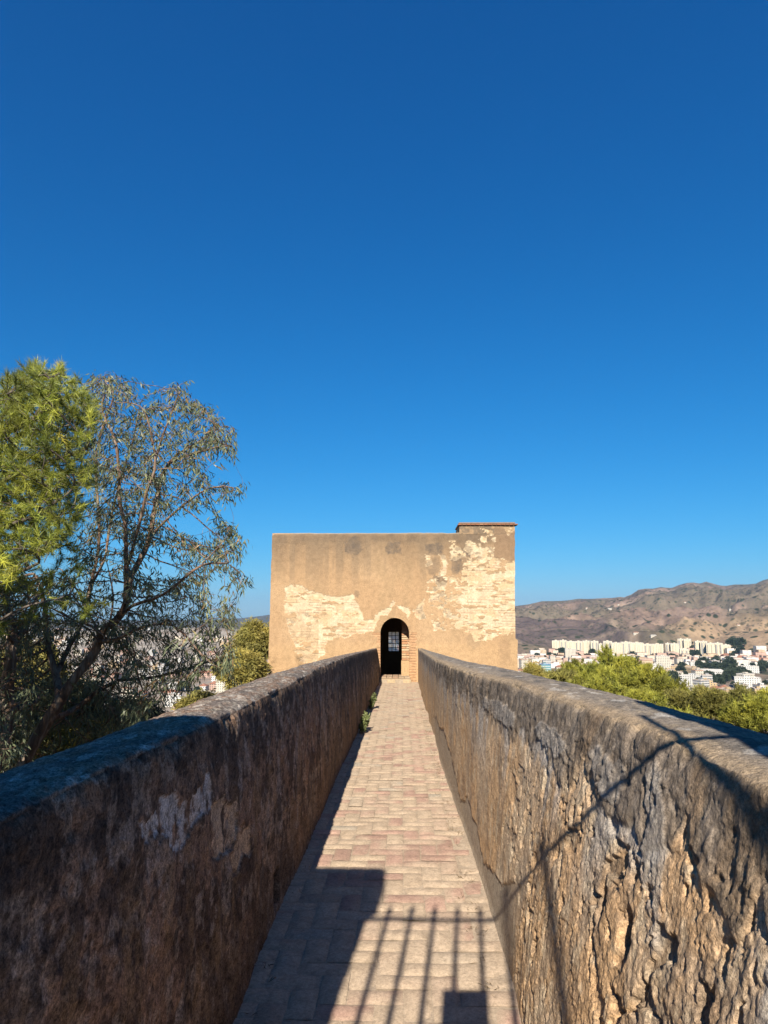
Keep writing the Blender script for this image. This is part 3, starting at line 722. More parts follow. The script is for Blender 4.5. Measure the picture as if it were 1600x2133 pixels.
def hill_z(x, y):
    r = np.hypot(x, y); az = np.arctan2(x, y)
    Rs = Rsky(az); r0 = R0(az); t = np.clip((r-r0)/(Rs-r0), 0, 1)
    zs = 1.6+Rs*np.tan(sky_el(az))
    # gullied relief
    wx = x+160*(fbm(x/700, y/700, 0, 3, 603)-.5); wy = y+160*(fbm(x/700, y/700, 0, 3, 604)-.5)
    rid = 1-np.abs(2*fbm(wx/620, wy/620, 0, 6, 601, .52)-1); fine = fbm(wx/150, wy/150, 0, 4, 607)
    base = PLAIN+(zs-PLAIN)*(.10*t+.90*t**1.35)
    env = 4*t*(1-t)
    z = base+(rid-.80)*np.where(az > az0, 330, 120)*env**.8+(fine-.5)*60*env
    lim = 1.6+r*np.tan(sky_el(az)-.0012-.010*(1-t)**2)
    z = np.where(t < 1, np.minimum(z, lim), z)
    z = np.where(r > Rs, zs-(r-Rs)*.12, z)
    for (a, rr, s, h) in HUMPS:
        hx, hy = rr*math.sin(a), rr*math.cos(a); dd = np.hypot(x-hx, y-hy)/s
        z = np.maximum(z, PLAIN+(h+16*(fine-.5)+18*(rid-.7))*np.exp(-dd**2*1.1))
    castle = -5.2-.095*r-.20*np.maximum(r-85, 0)-1.2*ss(2, 12, r)
    z = np.maximum(np.where(t > 0, z, np.maximum(z, PLAIN)), np.maximum(castle, PLAIN-30))
    return z+(fbm(x/90, y/90, 0, 3, 609)-.5)*3*(r > 300)+(fbm(x/6, y/6, 0, 3, 611)-.5)*1.0*(r < 300)
azs = np.concatenate([np.radians(np.arange(-180, -42, 4.0)), np.radians(np.arange(-42, 6, .16)), np.radians(np.arange(6, 42, .075)), np.radians(np.arange(42, 180.1, 4.0))])
rs = np.concatenate([np.geomspace(2.2, 900, 60), np.geomspace(915, 5600, 300)[0:], np.geomspace(5700, 12500, 40)])
A, RR = np.meshgrid(azs, rs, indexing='ij'); GX, GYY = RR*np.sin(A), RR*np.cos(A)
GZ = hill_z(GX, GYY)
# colours: dry red earth, burnt slope, olive scrub, green town gardens
t = np.clip((RR-R0(A))/(Rsky(A)-R0(A)), 0, 1)
n1 = fbm(GX/420, GYY/420, 0, 4, 621); n2 = fbm(GX/110, GYY/110, 0, 4, 623)
c = np.zeros(GX.shape+(3,))+np.array([.31, .220, .165])
c = mixc(c, (.37, .26, .185), ss(.45, .65, n1)*.8); c = mixc(c, (.22, .155, .115), ss(.50, .68, n2)*.7)
scr = ss(.47, .62, fbm(GX/260, GYY/260, 0, 5, 625)+.10*ss(.2, .6, t)); c = mixc(c, (.11, .115, .065), scr*.50)
hump = np.zeros(GX.shape)
a0, rr0, s0, h0 = HUMPS[0]
for (a, rr, s, h) in HUMPS[:2]: hump = np.maximum(hump, np.exp(-(np.hypot(GX-rr*math.sin(a), GYY-rr*math.cos(a))/s)**2))
c = mixc(c, (.44, .31, .19), ss(.10, .40, hump)*.8)
bx_, by_ = 2500*math.sin(px_az(1130)), 2500*math.cos(px_az(1130)); burn = np.exp(-(np.hypot((GX-bx_)/330, (GYY-by_)/430))**2)
c = mixc(c, (.14, .105, .095), ss(.35, .6, burn+.3*(n2-.5))*.85)
tr = ss(.030, .012, np.abs(fbm(GX/520, GYY/380, 0, 3, 627)-.52)) ; c = mixc(c, (.45, .34, .24), tr*ss(.04, .1, t)*.35)
flat = (t <= .01)*(hump < .06)*(RR > 400)
pc_ = np.zeros(GX.shape+(3,))+np.array([.30, .25, .20]); g = ss(.47, .58, fbm(GX/140, GYY/140, 0, 4, 629)); pc_ = mixc(pc_, (.055, .070, .035), g*.85*(1-.7*(A < px_az(800)))); pc_ = mixc(pc_, (.62, .54, .44), .6*(A < px_az(800))*np.ones_like(g))  # plain on the left painted paler for a hazier look
pc_ = mixc(pc_, (.42, .30, .22), ss(.55, .7, fbm(GX/60, GYY/60, 0, 3, 631))*.6)
c = c*(1-flat[..., None])+pc_*flat[..., None]
lf = (A < px_az(640))*ss(3000, 3600, RR); c = mixc(c, (.085, .090, .055), lf*.6)
nearm = ss(420, 200, RR); c = mixc(c, (.12, .10, .055), nearm); c = mixc(c, (.26, .18, .10), nearm*ss(.5, .65, fbm(GX/9, GYY/9, 0, 4, 633)))
M_land, nt_, b_ = new_mat('dry_land', 1.0, .05)
tc = N(nt_, 'ShaderNodeTexCoord').outputs['Object']; vc = N(nt_, 'ShaderNodeVertexColor', layer_name='Col').outputs['Color']
# scattered shrubs and olive trees as they dot the slopes
vo = N(nt_, 'ShaderNodeTexVoronoi'); vo.inputs['Scale'].default_value = .030; nt_.links.new(tc, vo.inputs['Vector'])
dots = ramp(nt_, vo.outputs['Distance'], [(.0, 1.0), (.24, 1.0), (.34, 0.0)])
nn = noise_node(nt_, .0042, 4, .6, tc); sel = ramp(nt_, nn.outputs['Fac'], [(.40, .25), (.54, 1.0)])
mm = N(nt_, 'ShaderNodeMath', operation='MULTIPLY'); nt_.links.new(dots.outputs[0], mm.inputs[0]); nt_.links.new(sel.outputs[0], mm.inputs[1])
geo = N(nt_, 'ShaderNodeSeparateXYZ'); nt_.links.new(tc, geo.inputs[0])
hi = N(nt_, 'ShaderNodeMapRange'); hi.inputs['From Min'].default_value = PLAIN+4; hi.inputs['From Max'].default_value = PLAIN+12; nt_.links.new(geo.outputs['Z'], hi.inputs['Value'])
m2 = N(nt_, 'ShaderNodeMath', operation='MULTIPLY'); nt_.links.new(mm.outputs[0], m2.inputs[0]); nt_.links.new(hi.outputs[0], m2.inputs[1])
vo2 = N(nt_, 'ShaderNodeTexVoronoi'); vo2.inputs['Scale'].default_value = .075; nt_.links.new(tc, vo2.inputs['Vector'])
dots2 = ramp(nt_, vo2.outputs['Distance'], [(.0, .8), (.26, .8), (.36, 0.0)])
nn2 = noise_node(nt_, .009, 4, .6, tc); sel2 = ramp(nt_, nn2.outputs['Fac'], [(.42, .1), (.56, 1.0)])
m3 = N(nt_, 'ShaderNodeMath', operation='MULTIPLY'); nt_.links.new(dots2.outputs[0], m3.inputs[0]); nt_.links.new(sel2.outputs[0], m3.inputs[1])
m4 = N(nt_, 'ShaderNodeMath', operation='MAXIMUM'); nt_.links.new(mm.outputs[0], m4.inputs[0]); nt_.links.new(m3.outputs[0], m4.inputs[1]); nt_.links.new(m4.outputs[0], m2.inputs[0])
mixd = N(nt_, 'ShaderNodeMix', data_type='RGBA'); mixd.inputs['B'].default_value = (.032, .036, .018, 1)
nt_.links.new(vc, mixd.inputs['A']); nt_.links.new(m2.outputs[0], mixd.inputs['Factor'])
fn = noise_node(nt_, .03, 5, .7, tc); fr = ramp(nt_, fn.outputs['Fac'], [(.3, .72), (.7, 1.28)])
nt_.links.new(mulmix(nt_, mixd.outputs['Result'], fr.outputs[0]).outputs['Result'], b_.inputs['Base Color'])
fb = noise_node(nt_, .012, 6, .65, tc); bp = N(nt_, 'ShaderNodeBump'); bp.inputs['Strength'].default_value = .8; bp.inputs['Distance'].default_value = 14
nt_.links.new(fb.outputs['Fac'], bp.inputs['Height']); nt_.links.new(bp.outputs[0], b_.inputs['Normal'])
me = raw_mesh('ground', np.stack([GX, GYY, GZ], -1).reshape(-1, 3), grid_faces(*GX.shape)[:, ::-1], M_land, col=c.reshape(-1, 3))
land = link('ground', me); tag(land, 'dry brown mountains and plain around the city below the castle', kind='structure')
def ground_z(x, y): return float(hill_z(np.array([x]), np.array([y]))[0])

def hit_ground(px, py):
    d_ = ray(px, py); L = np.concatenate([np.arange(300, 1500, 12.0), np.arange(1500, 6500, 9.0)]); P_ = EYE+d_*L[:, None]
    k_ = np.where(hill_z(P_[:, 0], P_[:, 1]) > P_[:, 2])[0]
    return P_[k_[0]] if len(k_) else None
# ================================================================ the city
def facade_mat(name, wallc, winc=(.10, .11, .12), sx=3.2, sz=3.1, wfrac=.45, hfrac=.5, band=None):
    m, nt, b = new_mat(name, .85, .2); wallc = tuple(c*.57 for c in wallc); winc = tuple(c*.6 for c in winc); band = band and tuple(c*.74 for c in band)
    tc = N(nt, 'ShaderNodeTexCoord').outputs['Object']; sp = N(nt, 'ShaderNodeSeparateXYZ'); nt.links.new(tc, sp.inputs[0])
    nz_ = N(nt, 'ShaderNodeNewGeometry'); sn_ = N(nt, 'ShaderNodeSeparateXYZ'); nt.links.new(nz_.outputs['Normal'], sn_.inputs[0])
    def M(op, a, b2=None):
        n = N(nt, 'ShaderNodeMath', operation=op)
        for k, v in enumerate((a, b2)):
            if v is None: continue
            if isinstance(v, (int, float)): n.inputs[k].default_value = v
            else: nt.links.new(v, n.inputs[k])
        return n.outputs[0]
    h = M('ADD', sp.outputs['X'], sp.outputs['Y'])
    fx = M('FRACT', M('DIVIDE', M('ADD', h, 500), sx)); fz = M('FRACT', M('DIVIDE', M('ADD', sp.outputs['Z'], -.2), sz))
    wx = M('LESS_THAN', M('ABSOLUTE', M('SUBTRACT', fx, .5)), wfrac/2); wz = M('LESS_THAN', M('ABSOLUTE', M('SUBTRACT', fz, .5)), hfrac/2)
    side = M('LESS_THAN', M('ABSOLUTE', sn_.outputs['Z']), .5)
    k = M('MULTIPLY', M('MULTIPLY', wx, wz), side)
    cm = N(nt, 'ShaderNodeMix', data_type='RGBA'); cm.inputs['A'].default_value = (*wallc, 1); cm.inputs['B'].default_value = (*winc, 1)
    nt.links.new(k, cm.inputs['Factor']); out = cm.outputs['Result']
    if band:
        bz = M('MULTIPLY', M('LESS_THAN', fz, .16), side); c2 = N(nt, 'ShaderNodeMix', data_type='RGBA'); c2.inputs['B'].default_value = (*band, 1)
        nt.links.new(out, c2.inputs['A']); nt.links.new(bz, c2.inputs['Factor']); out = c2.outputs['Result']
    nn = noise_node(nt, .25, 4, .6, tc); rr2 = ramp(nt, nn.outputs['Fac'], [(.3, .88), (.7, 1.06)])
    nt.links.new(mulmix(nt, out, rr2.outputs[0]).outputs['Result'], b.inputs['Base Color'])
    return m
FM = dict(cream=facade_mat('cream_facade', (.74, .68, .56)), white=facade_mat('white_facade', (.78, .77, .73)), ochre=facade_mat('ochre_facade', (.62, .46, .26)),
          pink=facade_mat('pink_facade', (.62, .42, .33)), block=facade_mat('block_facade', (.88, .80, .60), (.14, .14, .13), 4.2, 2.95, .42, .42, (.60, .50, .38)),
          stripe=facade_mat('striped_facade', (.70, .68, .64), (.16, .18, .20), 6, 3.2, .96, .45), green=facade_mat('glass_facade', (.16, .34, .36), (.60, .68, .70), 50, 4, .98, .35), grey=facade_mat('grey_facade', (.45, .44, .42)))
M_terra = plain('clay_roof', (.40, .19, .12), .9, 0, .25, .4)
M_flat = plain('flat_roof', (.50, .42, .36), .9, 0, .25, .3); M_pale = plain('pale_roof', (.62, .60, .56), .9, 0, .15, .3); M_blue = plain('blue_roof', (.12, .22, .50), .6)
M_glassd = plain('dark_window', (.05, .055, .06), .25)
def roof_hip(W, D, H, h, over=.5):
    m = MB(); a, b = W/2+over, D/2+over
    i = min(a, b)*.92
    if a >= b: r0, r1 = (-a+i, 0), (a-i, 0)
    else: r0, r1 = (0, -b+i), (0, b-i)
    V = [(-a, -b, H), (a, -b, H), (a, b, H), (-a, b, H), (r0[0], r0[1], H+h), (r1[0], r1[1], H+h)]
    if a >= b: Q = [(0, 1, 5, 4), (2, 3, 4, 5)]; T = [(1, 2, 5), (3, 0, 4)]
    else: Q = [(1, 2, 5, 4), (3, 0, 4, 5)]; T = [(0, 1, 4), (2, 3, 5)]
    V2 = [(x, y, H-.3) for x, y, z in V[:4]]
    m.add(V, Q, T); m.add(V2+V[:4], [(3, 2, 1, 0), (0, 1, 5, 4), (1, 2, 6, 5), (2, 3, 7, 6), (3, 0, 4, 7)]); return m
def building(kind, W, D, H, wall, roof, name='town_house'):
    """prototype with named parts; returns the root, origin at its base"""
    root = empty(name); m = MB(); m.box((-W/2, -D/2, -6), (W/2, D/2, H))
    if kind == 'ell': m.box((W/2-.01, -D/2+2, -6), (W/2+W*.35, D/2-1, H*.72))
    m.build('wall', wall, root)
    if kind == 'hip' : roof_hip(W, D, H, min(W, D)*.28).build('roof', roof, root)
    else:
        m = MB(); m.box((-W/2+.3, -D/2+.3, H), (W/2-.3, D/2-.3, H+.25)); 
        for (a, b, c_, d_) in ((-W/2, -D/2, W/2, -D/2+.35), (-W/2, D/2-.35, W/2, D/2), (-W/2, -D/2+.36, -W/2+.35, D/2-.36), (W/2-.35, -D/2+.36, W/2, D/2-.36)): m.box((a, b, H+.01), (c_, d_, H+.95))
        if kind == 'ell': m.box((W/2+.3, -D/2+2.3, H*.72+.01), (W/2+W*.35-.3, D/2-1.3, H*.72+.3))
        r = m.build('roof', roof, root)
        m = MB(); m.box((-W*.15, -D*.2, H+.26), (W*.12, D*.15, H+3.0)); m.box((W*.25, 0, H+.26), (W*.33, D*.12, H+1.6)); m.build('stair_house', wall, r)
    return root
def copy_tree(o, parent=None):
    c = o.copy(); COL.objects.link(c)
    if parent is not None: c.parent = parent
    for ch in o.children: copy_tree(ch, c)
    return c
rb = random.Random(12)
protos = []
for (k, W, D, H, wl_, rf, desc) in [
    ('hip', 14, 11, 7, 'white', M_terra, 'low white house, red clay roof'), ('hip', 20, 12, 10, 'cream', M_terra, 'cream three-storey house, clay roof'),
    ('flat', 18, 14, 13, 'white', M_flat, 'white flat-roofed house'), ('flat', 24, 14, 16, 'cream', M_pale, 'wide cream flat-roofed block'),
    ('ell', 18, 13, 14, 'ochre', M_flat, 'ochre L-shaped block'), ('flat', 16, 14, 19, 'stripe', M_flat, 'tall window-banded block'),
    ('hip', 26, 13, 9, 'pink', M_terra, 'long pink house, clay roof'), ('flat', 22, 16, 11, 'white', M_pale, 'broad white block'),
    ('flat', 14, 12, 22, 'cream', M_terra, 'slender cream block, red roof deck'), ('ell', 22, 12, 9, 'pink', M_terra, 'pink L-shaped house')]:
    protos.append([building(k, W, D, H, FM[wl_], rf), desc, W, D, H, False])
placed = []
def free(x, y, r): return all((x-a)**2+(y-b)**2 > (r+q)**2 for a, b, q in placed)
def place_proto(i, x, y, z, rz, label, group, sc=1.0):
    p = protos[i]; o = p[0] if not p[5] else copy_tree(p[0]); p[5] = True
    o.location = (x, y, z); o.rotation_euler = (0, 0, rz); o.scale = (sc, sc, sc)
    tag(o, label, 'house', group); return o
# -- named buildings on the right, traced from the photo: x0, x1, top, base in photo pixels
def spot(x0, x1, yt, yb, dep, wall, roof, kind, name, label, cat, group=None, rz=0.0, zb=None):
    b = at_z((x0+x1)/2, yb, PLAIN if zb is None else zb); dist = math.hypot(b[0], b[1])
    W = (x1-x0)/F*dist*.985; H = (yb-yt)/F*dist*1.01
    o = building(kind, W, dep, max(H, 3), wall, roof, name); o.location = b; o.rotation_euler = (0, 0, rz-math.atan2(b[0], b[1])*1.0)
    tag(o, label, cat, group); placed.append((b[0], b[1]+dep/2, max(W, dep)*.6)); return o
Z4 = lambda zx, zy: (1060+zx*.3375, 1180+zy*.3375)
blocks = [(272, 318, 462, 548), (319, 360, 460, 548), (361, 410, 466, 545), (411, 458, 466, 545), (460, 508, 464, 545), (509, 555, 466, 548), (556, 588, 482, 560), (590, 640, 468, 562), (641, 694, 478, 565), (698, 760, 474, 566), (761, 830, 478, 566), (836, 890, 486, 562), (891, 955, 486, 562), (972, 1002, 482, 560), (1003, 1050, 484, 562), (1052, 1090, 459, 560), (1091, 1131, 460, 562), (1062, 1112, 515, 574), (1156, 1192, 474, 576), (1193, 1230, 476, 578), (1232, 1276, 486, 582), (1277, 1322, 486, 582), (1324, 1368, 495, 580)]
posn = ['at the far left end of the pale housing row', 'second from the left end of the pale row', 'third in the pale row, behind the slim white tower', 'fourth in the pale row, right of the slim white tower', 'fifth in the pale row with an orange band', 'sixth in the pale row, before the dip', 'low block filling the dip in the pale row', 'just right of the dip, above the big pine', 'next block right above the big pine crown', 'in the middle of the pale row over the pine', 'right of the middle block in the pale row', 'beyond the round dark tree in the pale row', 'right end of the long continuous row', 'left edge of the second cluster', 'low in the second cluster, left of its tall pair', 'left half of the tall pair', 'right half of the tall pair', 'in front of the tall pair, lower', 'left edge of the third cluster', 'second of the third cluster', 'centre of the third cluster', 'right of centre of the third cluster', 'right end of the third cluster by the scrub']
for k, (a, b_2, t_, ba) in enumerate(blocks):
    p0 = Z4(a, t_); p1 = Z4(b_2, ba)
    zb = PLAIN+2
    o = spot(p0[0], p1[0]-.3, p0[1]+1.2, p1[1], 16+4*(k % 3), FM['block'], M_pale, 'flat', 'apartment_block', 'pale high-rise apartment block, '+posn[k], 'apartment block', 'pale high-rise blocks under the mountains', R((-4, 3, 7, -2)[k % 4]), zb)
    # balcony strips stand proud of the facade
    wl_o = [c_ for c_ in o.children if c_.name.startswith('wall')][0]
    bb = wl_o.dimensions; W, D, H = bb[0] if bb[0] > 1 else 20, 18, 50
    W = (p1[0]-.3-p0[0])/F*math.hypot(o.location[0], o.location[1])*.985; H = (p1[1]-p0[1]-1.2)/F*math.hypot(o.location[0], o.location[1])
    m = MB(); dd = (16+4*(k % 3))/2
    for q in (-.26, .24): m.box((W*q-1.6, -dd-1.3, 2), (W*q+1.6, -dd-.01, H-2.5))
    m.build('balcony_shaft', FM['grey'] if k % 2 else FM['block'], o)
sp = lambda a, b_2, t_, ba, dep, wall, roof, kind, name, label, cat, rz=0: spot(Z4(a, t_)[0], Z4(b_2, ba)[0], Z4(a, t_)[1], Z4(b_2, ba)[1], dep, wall, roof, kind, name, label, cat, None, R(rz))
sp(350, 412, 518, 592, 14, FM['cream'], M_pale, 'flat', 'tower_block', 'slim white tower standing in front of the left high-rises', 'tower block', 6)
sp(915, 990, 566, 652, 14, FM['cream'], M_pale, 'flat', 'tower_block', 'cream tower block just right of the big pine crown', 'tower block', 8)
sp(886, 946, 618, 712, 12, FM['white'], M_pale, 'flat', 'office_building', 'white office with tall dark windows beside the pine', 'office', -4)
sp(950, 1066, 658, 704, 20, FM['cream'], M_flat, 'flat', 'arcade_building', 'long beige arcaded building under the cream tower', 'arcade', 5)
sp(1150, 1322, 654, 692, 16, FM['white'], M_pale, 'hip', 'town_villa', 'long white villa with a low gable before dark trees', 'villa', 3)
sp(1070, 1208, 682, 738, 14, FM['white'], M_pale, 'flat', 'hotel_building', 'bright white hotel with blue roof edge above the pines', 'hotel', -14)
sp(1412, 1540, 696, 748, 18, FM['white'], M_pale, 'flat', 'warehouse', 'blank white warehouse on the right above the pines', 'warehouse', 4)
sp(1000, 1066, 618, 652, 12, FM['ochre'], M_flat, 'flat', 'school_building', 'yellow ochre building behind the arcade', 'building', 10)
sp(1068, 1150, 622, 650, 12, FM['ochre'], M_flat, 'ell', 'school_building', 'long ochre building left of the white villa', 'building', -6)
sp(60, 215, 554, 588, 20, FM['pink'], M_flat, 'flat', 'market_hall', 'long pink hall just right of the watch tower', 'hall', 0)
sp(190, 252, 608, 662, 18, FM['green'], M_blue, 'flat', 'glass_building', 'green glass building with white bands behind the left pine', 'glass building', 20)
sp(1420, 1530, 566, 604, 14, FM['pink'], M_terra, 'hip', 'terrace_house', 'long pink terrace with red roofs by the brown hump', 'house', 4)
sp(1540, 1640, 580, 612, 14, FM['pink'], M_terra, 'hip', 'terrace_house', 'red-roofed terrace at the right edge below the hump', 'house', -4)
sp(1430, 1530, 622, 655, 14, FM['white'], M_pale, 'flat', 'terrace_house', 'white terrace above the yellow gym at the right', 'house', 8)
sp(1395, 1475, 650, 676, 14, FM['ochre'], M_flat, 'flat', 'gym_building', 'yellow gym with a dark doorway at the right', 'gym', 0)
# -- the rest of the houses, scattered over the plain where the photo shows roofs
zones = [(1330, 1700, 1380, 1478, 72, 'right'), (1080, 1340, 1380, 1420, 20, 'mid'), (-60, 575, 1325, 1520, 165, 'left')]
num = 0
sides = {'right': 'right of the tower', 'mid': 'beside the pines', 'left': 'beyond the left trees'}
adj = dict(right='houses on the plain right of the tower', mid='houses beside the pines', left='houses of the town beyond the left trees')
for (x0, x1, y0, y1, n, zn) in zones:
    k = 0; tries = 0
    while k < n and tries < 4000:
        tries += 1
        u_ = rb.random()**(1.0 if zn != 'left' else .8); px_ = rb.uniform(x0, x1); py_ = y0+(y1-y0)*u_
        b = at_z(px_, py_, PLAIN); i = rb.randrange(len(protos)); p = protos[i]
        if zn == 'right' and i in (8, 5) and rb.random() < .8: continue
        rad = max(p[2], p[3])*.55
        if not free(b[0], b[1], rad) or math.hypot(b[0], b[1]) < 430: continue
        placed.append((b[0], b[1], rad)); k += 1
        gz = ground_z(b[0], b[1])
        if gz > PLAIN+25: continue
        dm = int(math.hypot(b[0], b[1])/100)*100
        place_proto(i, b[0], b[1], gz-.3, rb.choice([0, .15, -.2, .4, 1.57, 1.3])+rb.uniform(-.08, .08), p[1]+' '+sides[zn], adj[zn])
# the town farther out reads as one pale mass
m = MB(); m2b = MB()
for q in range(3600):
    px_ = rb.uniform(-80, 600) if q % 2 else rb.uniform(1060, 1660); py_ = rb.uniform(1312, 1352) if q % 2 else rb.uniform(1372, 1392)
    if q % 7 == 0: px_ = rb.uniform(600, 1060); py_ = rb.uniform(1312, 1360)
    b = at_z(px_, py_, PLAIN); 
    if px_ > 1060 and rb.random() < .72: continue
    if not free(b[0], b[1], 6): continue
    gz = ground_z(b[0], b[1])
    if gz > PLAIN+30: continue
    w_, d_, h_ = rb.uniform(9, 26), rb.uniform(9, 16), rb.uniform(5, 17)
    cc_ = rb.choice([(.74, .71, .64), (.70, .62, .50), (.62, .48, .34), (.76, .75, .72), (.60, .42, .34)])
    m.box((b[0]-w_/2, b[1]-d_/2, gz-4), (b[0]+w_/2, b[1]+d_/2, gz+h_), col=cc_)
    m.box((b[0]-w_/2+.4, b[1]-d_/2+.4, gz+h_), (b[0]+w_/2-.4, b[1]+d_/2-.4, gz+h_+.4), col=rb.choice([(.42, .22, .14), (.5, .44, .38), (.44, .26, .18)]))
for q in range(1500):
    px_ = rb.uniform(-900, -80) if q % 2 else rb.uniform(1660, 2600); b = at_z(px_, rb.uniform(1318, 1430), PLAIN); gz = ground_z(b[0], b[1])
    if gz > PLAIN+20: continue
    w_, d_, h_ = rb.uniform(10, 26), rb.uniform(9, 16), rb.uniform(5, 15); m.box((b[0]-w_/2, b[1]-d_/2, gz-4), (b[0]+w_/2, b[1]+d_/2, gz+h_), col=rb.choice([(.74, .71, .64), (.70, .62, .50), (.62, .48, .34)]))
M_town = masonry('distant_town', fine=((.2, .2),), bump=())
o = m.build('distant_town', M_town); tag(o, 'pale mass of distant roofs and walls filling the far plain', kind='stuff')
# farmhouses on the slopes
for k, (px_, py_, lab) in enumerate([(1270, 1269, 'long white farmhouse high on the brown slope'), (1222, 1267, 'tiny white farmhouse left of the long one on the slope'), (1288, 1261, 'small pale farmhouse above the long white one'), (1361, 1327, 'white villa at the foot of the slope above the high-rises'), (1521, 1273, 'white farmhouse high on the right slope'), (1538, 1304, 'pale ruin by the track on the right slope'), (1325, 1324, 'red-roofed farm on a cutting above the pale row'), (1427, 1257, 'pale quarry hut below the summit')]):
    # find where this line of sight meets the slope
    hit = hit_ground(px_, py_)
    if hit is None: continue
    o = building('hip', 18 if k in (0, 3, 6) else 10, 7, 3.5, FM['cream'], M_terra if k in (1, 2, 5, 6, 7) else M_pale, 'farmhouse'); o.location = (hit[0], hit[1], ground_z(hit[0], hit[1])-.5); tag(o, lab, 'farmhouse', None)
# ================================================================ trees
def leafmat(name, col, col2, rough=.55, scale=.6, trans=.25):
    m, nt, b = new_mat(name, rough, .35)
    tc = N(nt, 'ShaderNodeTexCoord').outputs['Object']; vc = N(nt, 'ShaderNodeVertexColor', layer_name='Col').outputs['Color']
    n = noise_node(nt, scale, 3, .6, tc); r = ramp(nt, n.outputs['Fac'], [(.32, tuple(col2)), (.68, tuple(col))])
    mx = mulmix(nt, r.outputs[0], vc); nt.links.new(mx.outputs['Result'], b.inputs['Base Color'])
    tl = N(nt, 'ShaderNodeBsdfTranslucent'); nt.links.new(mx.outputs['Result'], tl.inputs[0])
    ms = N(nt, 'ShaderNodeMixShader'); ms.inputs[0].default_value = trans
    nt.links.new(b.outputs[0], ms.inputs[1]); nt.links.new(tl.outputs[0], ms.inputs[2]); nt.links.new(ms.outputs[0], nt.nodes['Material Output'].inputs[0])
    return m
M_euc = leafmat('eucalyptus_leaves', (.26, .29, .15), (.12, .15, .085), .45, 1.2, .2)
M_pine = leafmat('pine_needles', (.64, .64, .090), (.24, .32, .065), .5, 2.2, .30)
M_pine2 = leafmat('far_pine_needles', (.60, .56, .075), (.32, .35, .06), .6, .5, .35)
M_pine3 = leafmat('dry_pine_needles', (.46, .40, .10), (.24, .25, .06), .6, .5, .3)
M_olive = leafmat('dry_foliage', (.62, .50, .12), (.38, .36, .10), .6, 1.0, .3)
def barkmat(name, c1, c2, c3, s=(6, 6, 1.2)):
    m, nt, b = new_mat(name, .8, .25)
    tc = N(nt, 'ShaderNodeTexCoord').outputs['Object']; mp = N(nt, 'ShaderNodeMapping'); mp.inputs['Scale'].default_value = s; nt.links.new(tc, mp.inputs[0])
    n = noise_node(nt, 1.6, 5, .62, mp.outputs[0], 1.0); r = ramp(nt, n.outputs['Fac'], [(.36, tuple(q*ALB*1.1 for q in c1)), (.50, tuple(q*ALB*1.1 for q in c2)), (.64, tuple(q*ALB*1.1 for q in c3))])
    nt.links.new(r.outputs[0], b.inputs['Base Color'])
    bp = N(nt, 'ShaderNodeBump'); bp.inputs['Strength'].default_value = .5; bp.inputs['Distance'].default_value = .02; nt.links.new(n.outputs['Fac'], bp.inputs['Height']); nt.links.new(bp.outputs[0], b.inputs['Normal'])
    return m
M_ebark = barkmat('smooth_gum_bark', (.09, .055, .040), (.22, .135, .09), (.36, .29, .23))  # bark darkened overall to stand for foliage shade on the trunk
M_pbark = barkmat('grey_pine_bark', (.07, .055, .045), (.15, .12, .10), (.26, .22, .19), (9, 9, 3))

class Skel:
    def __init__(s): s.p = []; s.par = []; s.main = []
    def add(s, p, par, main=False): s.p.append(np.asarray(p, float)); s.par.append(par); s.main.append(main); return len(s.p)-1
    def limb(s, pts, par=-1, step=.22, jit=.02, rng=None):
        pts = [np.asarray(p, float) for p in pts]; ids = []; cur = par
        if par < 0: cur = s.add(pts[0], -1, True); ids.append(cur); k0 = 1; prev = pts[0]
        else: prev = s.p[par]; k0 = 0
        P = [prev]+pts[k0:]
        # Catmull-Rom through the traced points
        for i in range(len(P)-1):
            a = P[max(i-1, 0)]; b = P[i]; c = P[i+1]; d = P[min(i+2, len(P)-1)]
            L = np.linalg.norm(c-b); n = max(1, int(L/step))
            for k in range(1, n+1):
                t = k/n
                q = .5*((2*b)+(-a+c)*t+(2*a-5*b+4*c-d)*t*t+(-a+3*b-3*c+d)*t**3)
                if rng is not None: q = q+rng.normal(0, jit, 3)
                cur = s.add(q, cur, True); ids.append(cur)
        return ids
    def nearest(s, p):
        P = np.array(s.p); return int(np.argmin(np.linalg.norm(P-p, axis=1)))
def colonize(sk, A, step, kill, infl, iters=90, rng=None, up=(0, 0, 0), jit=.25):
    A = np.asarray(A); alive = np.ones(len(A), bool)
    P = np.array(sk.p); D = np.full(len(A), 1e9); I = np.zeros(len(A), int)
    def upd(start):
        Q = np.array(sk.p[start:]); 
        for c0 in range(0, len(Q), 400):
            q = Q[c0:c0+400]; d = np.linalg.norm(A[:, None]-q[None], axis=2); j = d.argmin(1); dm = d[np.arange(len(A)), j]
            b = dm < D; D[b] = dm[b]; I[b] = start+c0+j[b]
    upd(0); seen = set()
    for it in range(iters):
        alive &= D > kill
        act = np.where(alive & (D < infl))[0]
        if len(act) == 0:
            far = np.where(alive)[0]
            if len(far) == 0: break
            act = far[np.argsort(D[far])[:8]]
        st = len(sk.p); grp = {}
        for a in act: grp.setdefault(I[a], []).append(a)
        for n, lst in grp.items():
            v = A[lst]-sk.p[n]; v = v/np.linalg.norm(v, axis=1)[:, None]; d = v.sum(0)+np.asarray(up)*len(lst)*.5
            if rng is not None: d = d/ (np.linalg.norm(d)+1e-9) + rng.normal(0, jit, 3)
            nn = np.linalg.norm(d)
            if nn < 1e-6: continue
            q = sk.p[n]+d/nn*step
            key = (n, round(q[0]*20), round(q[1]*20), round(q[2]*20))
            if key in seen: 
                for a in lst: alive[a] = False
                continue
            seen.add(key); sk.add(q, n)
        if len(sk.p) == st: break
        upd(st)
    return sk
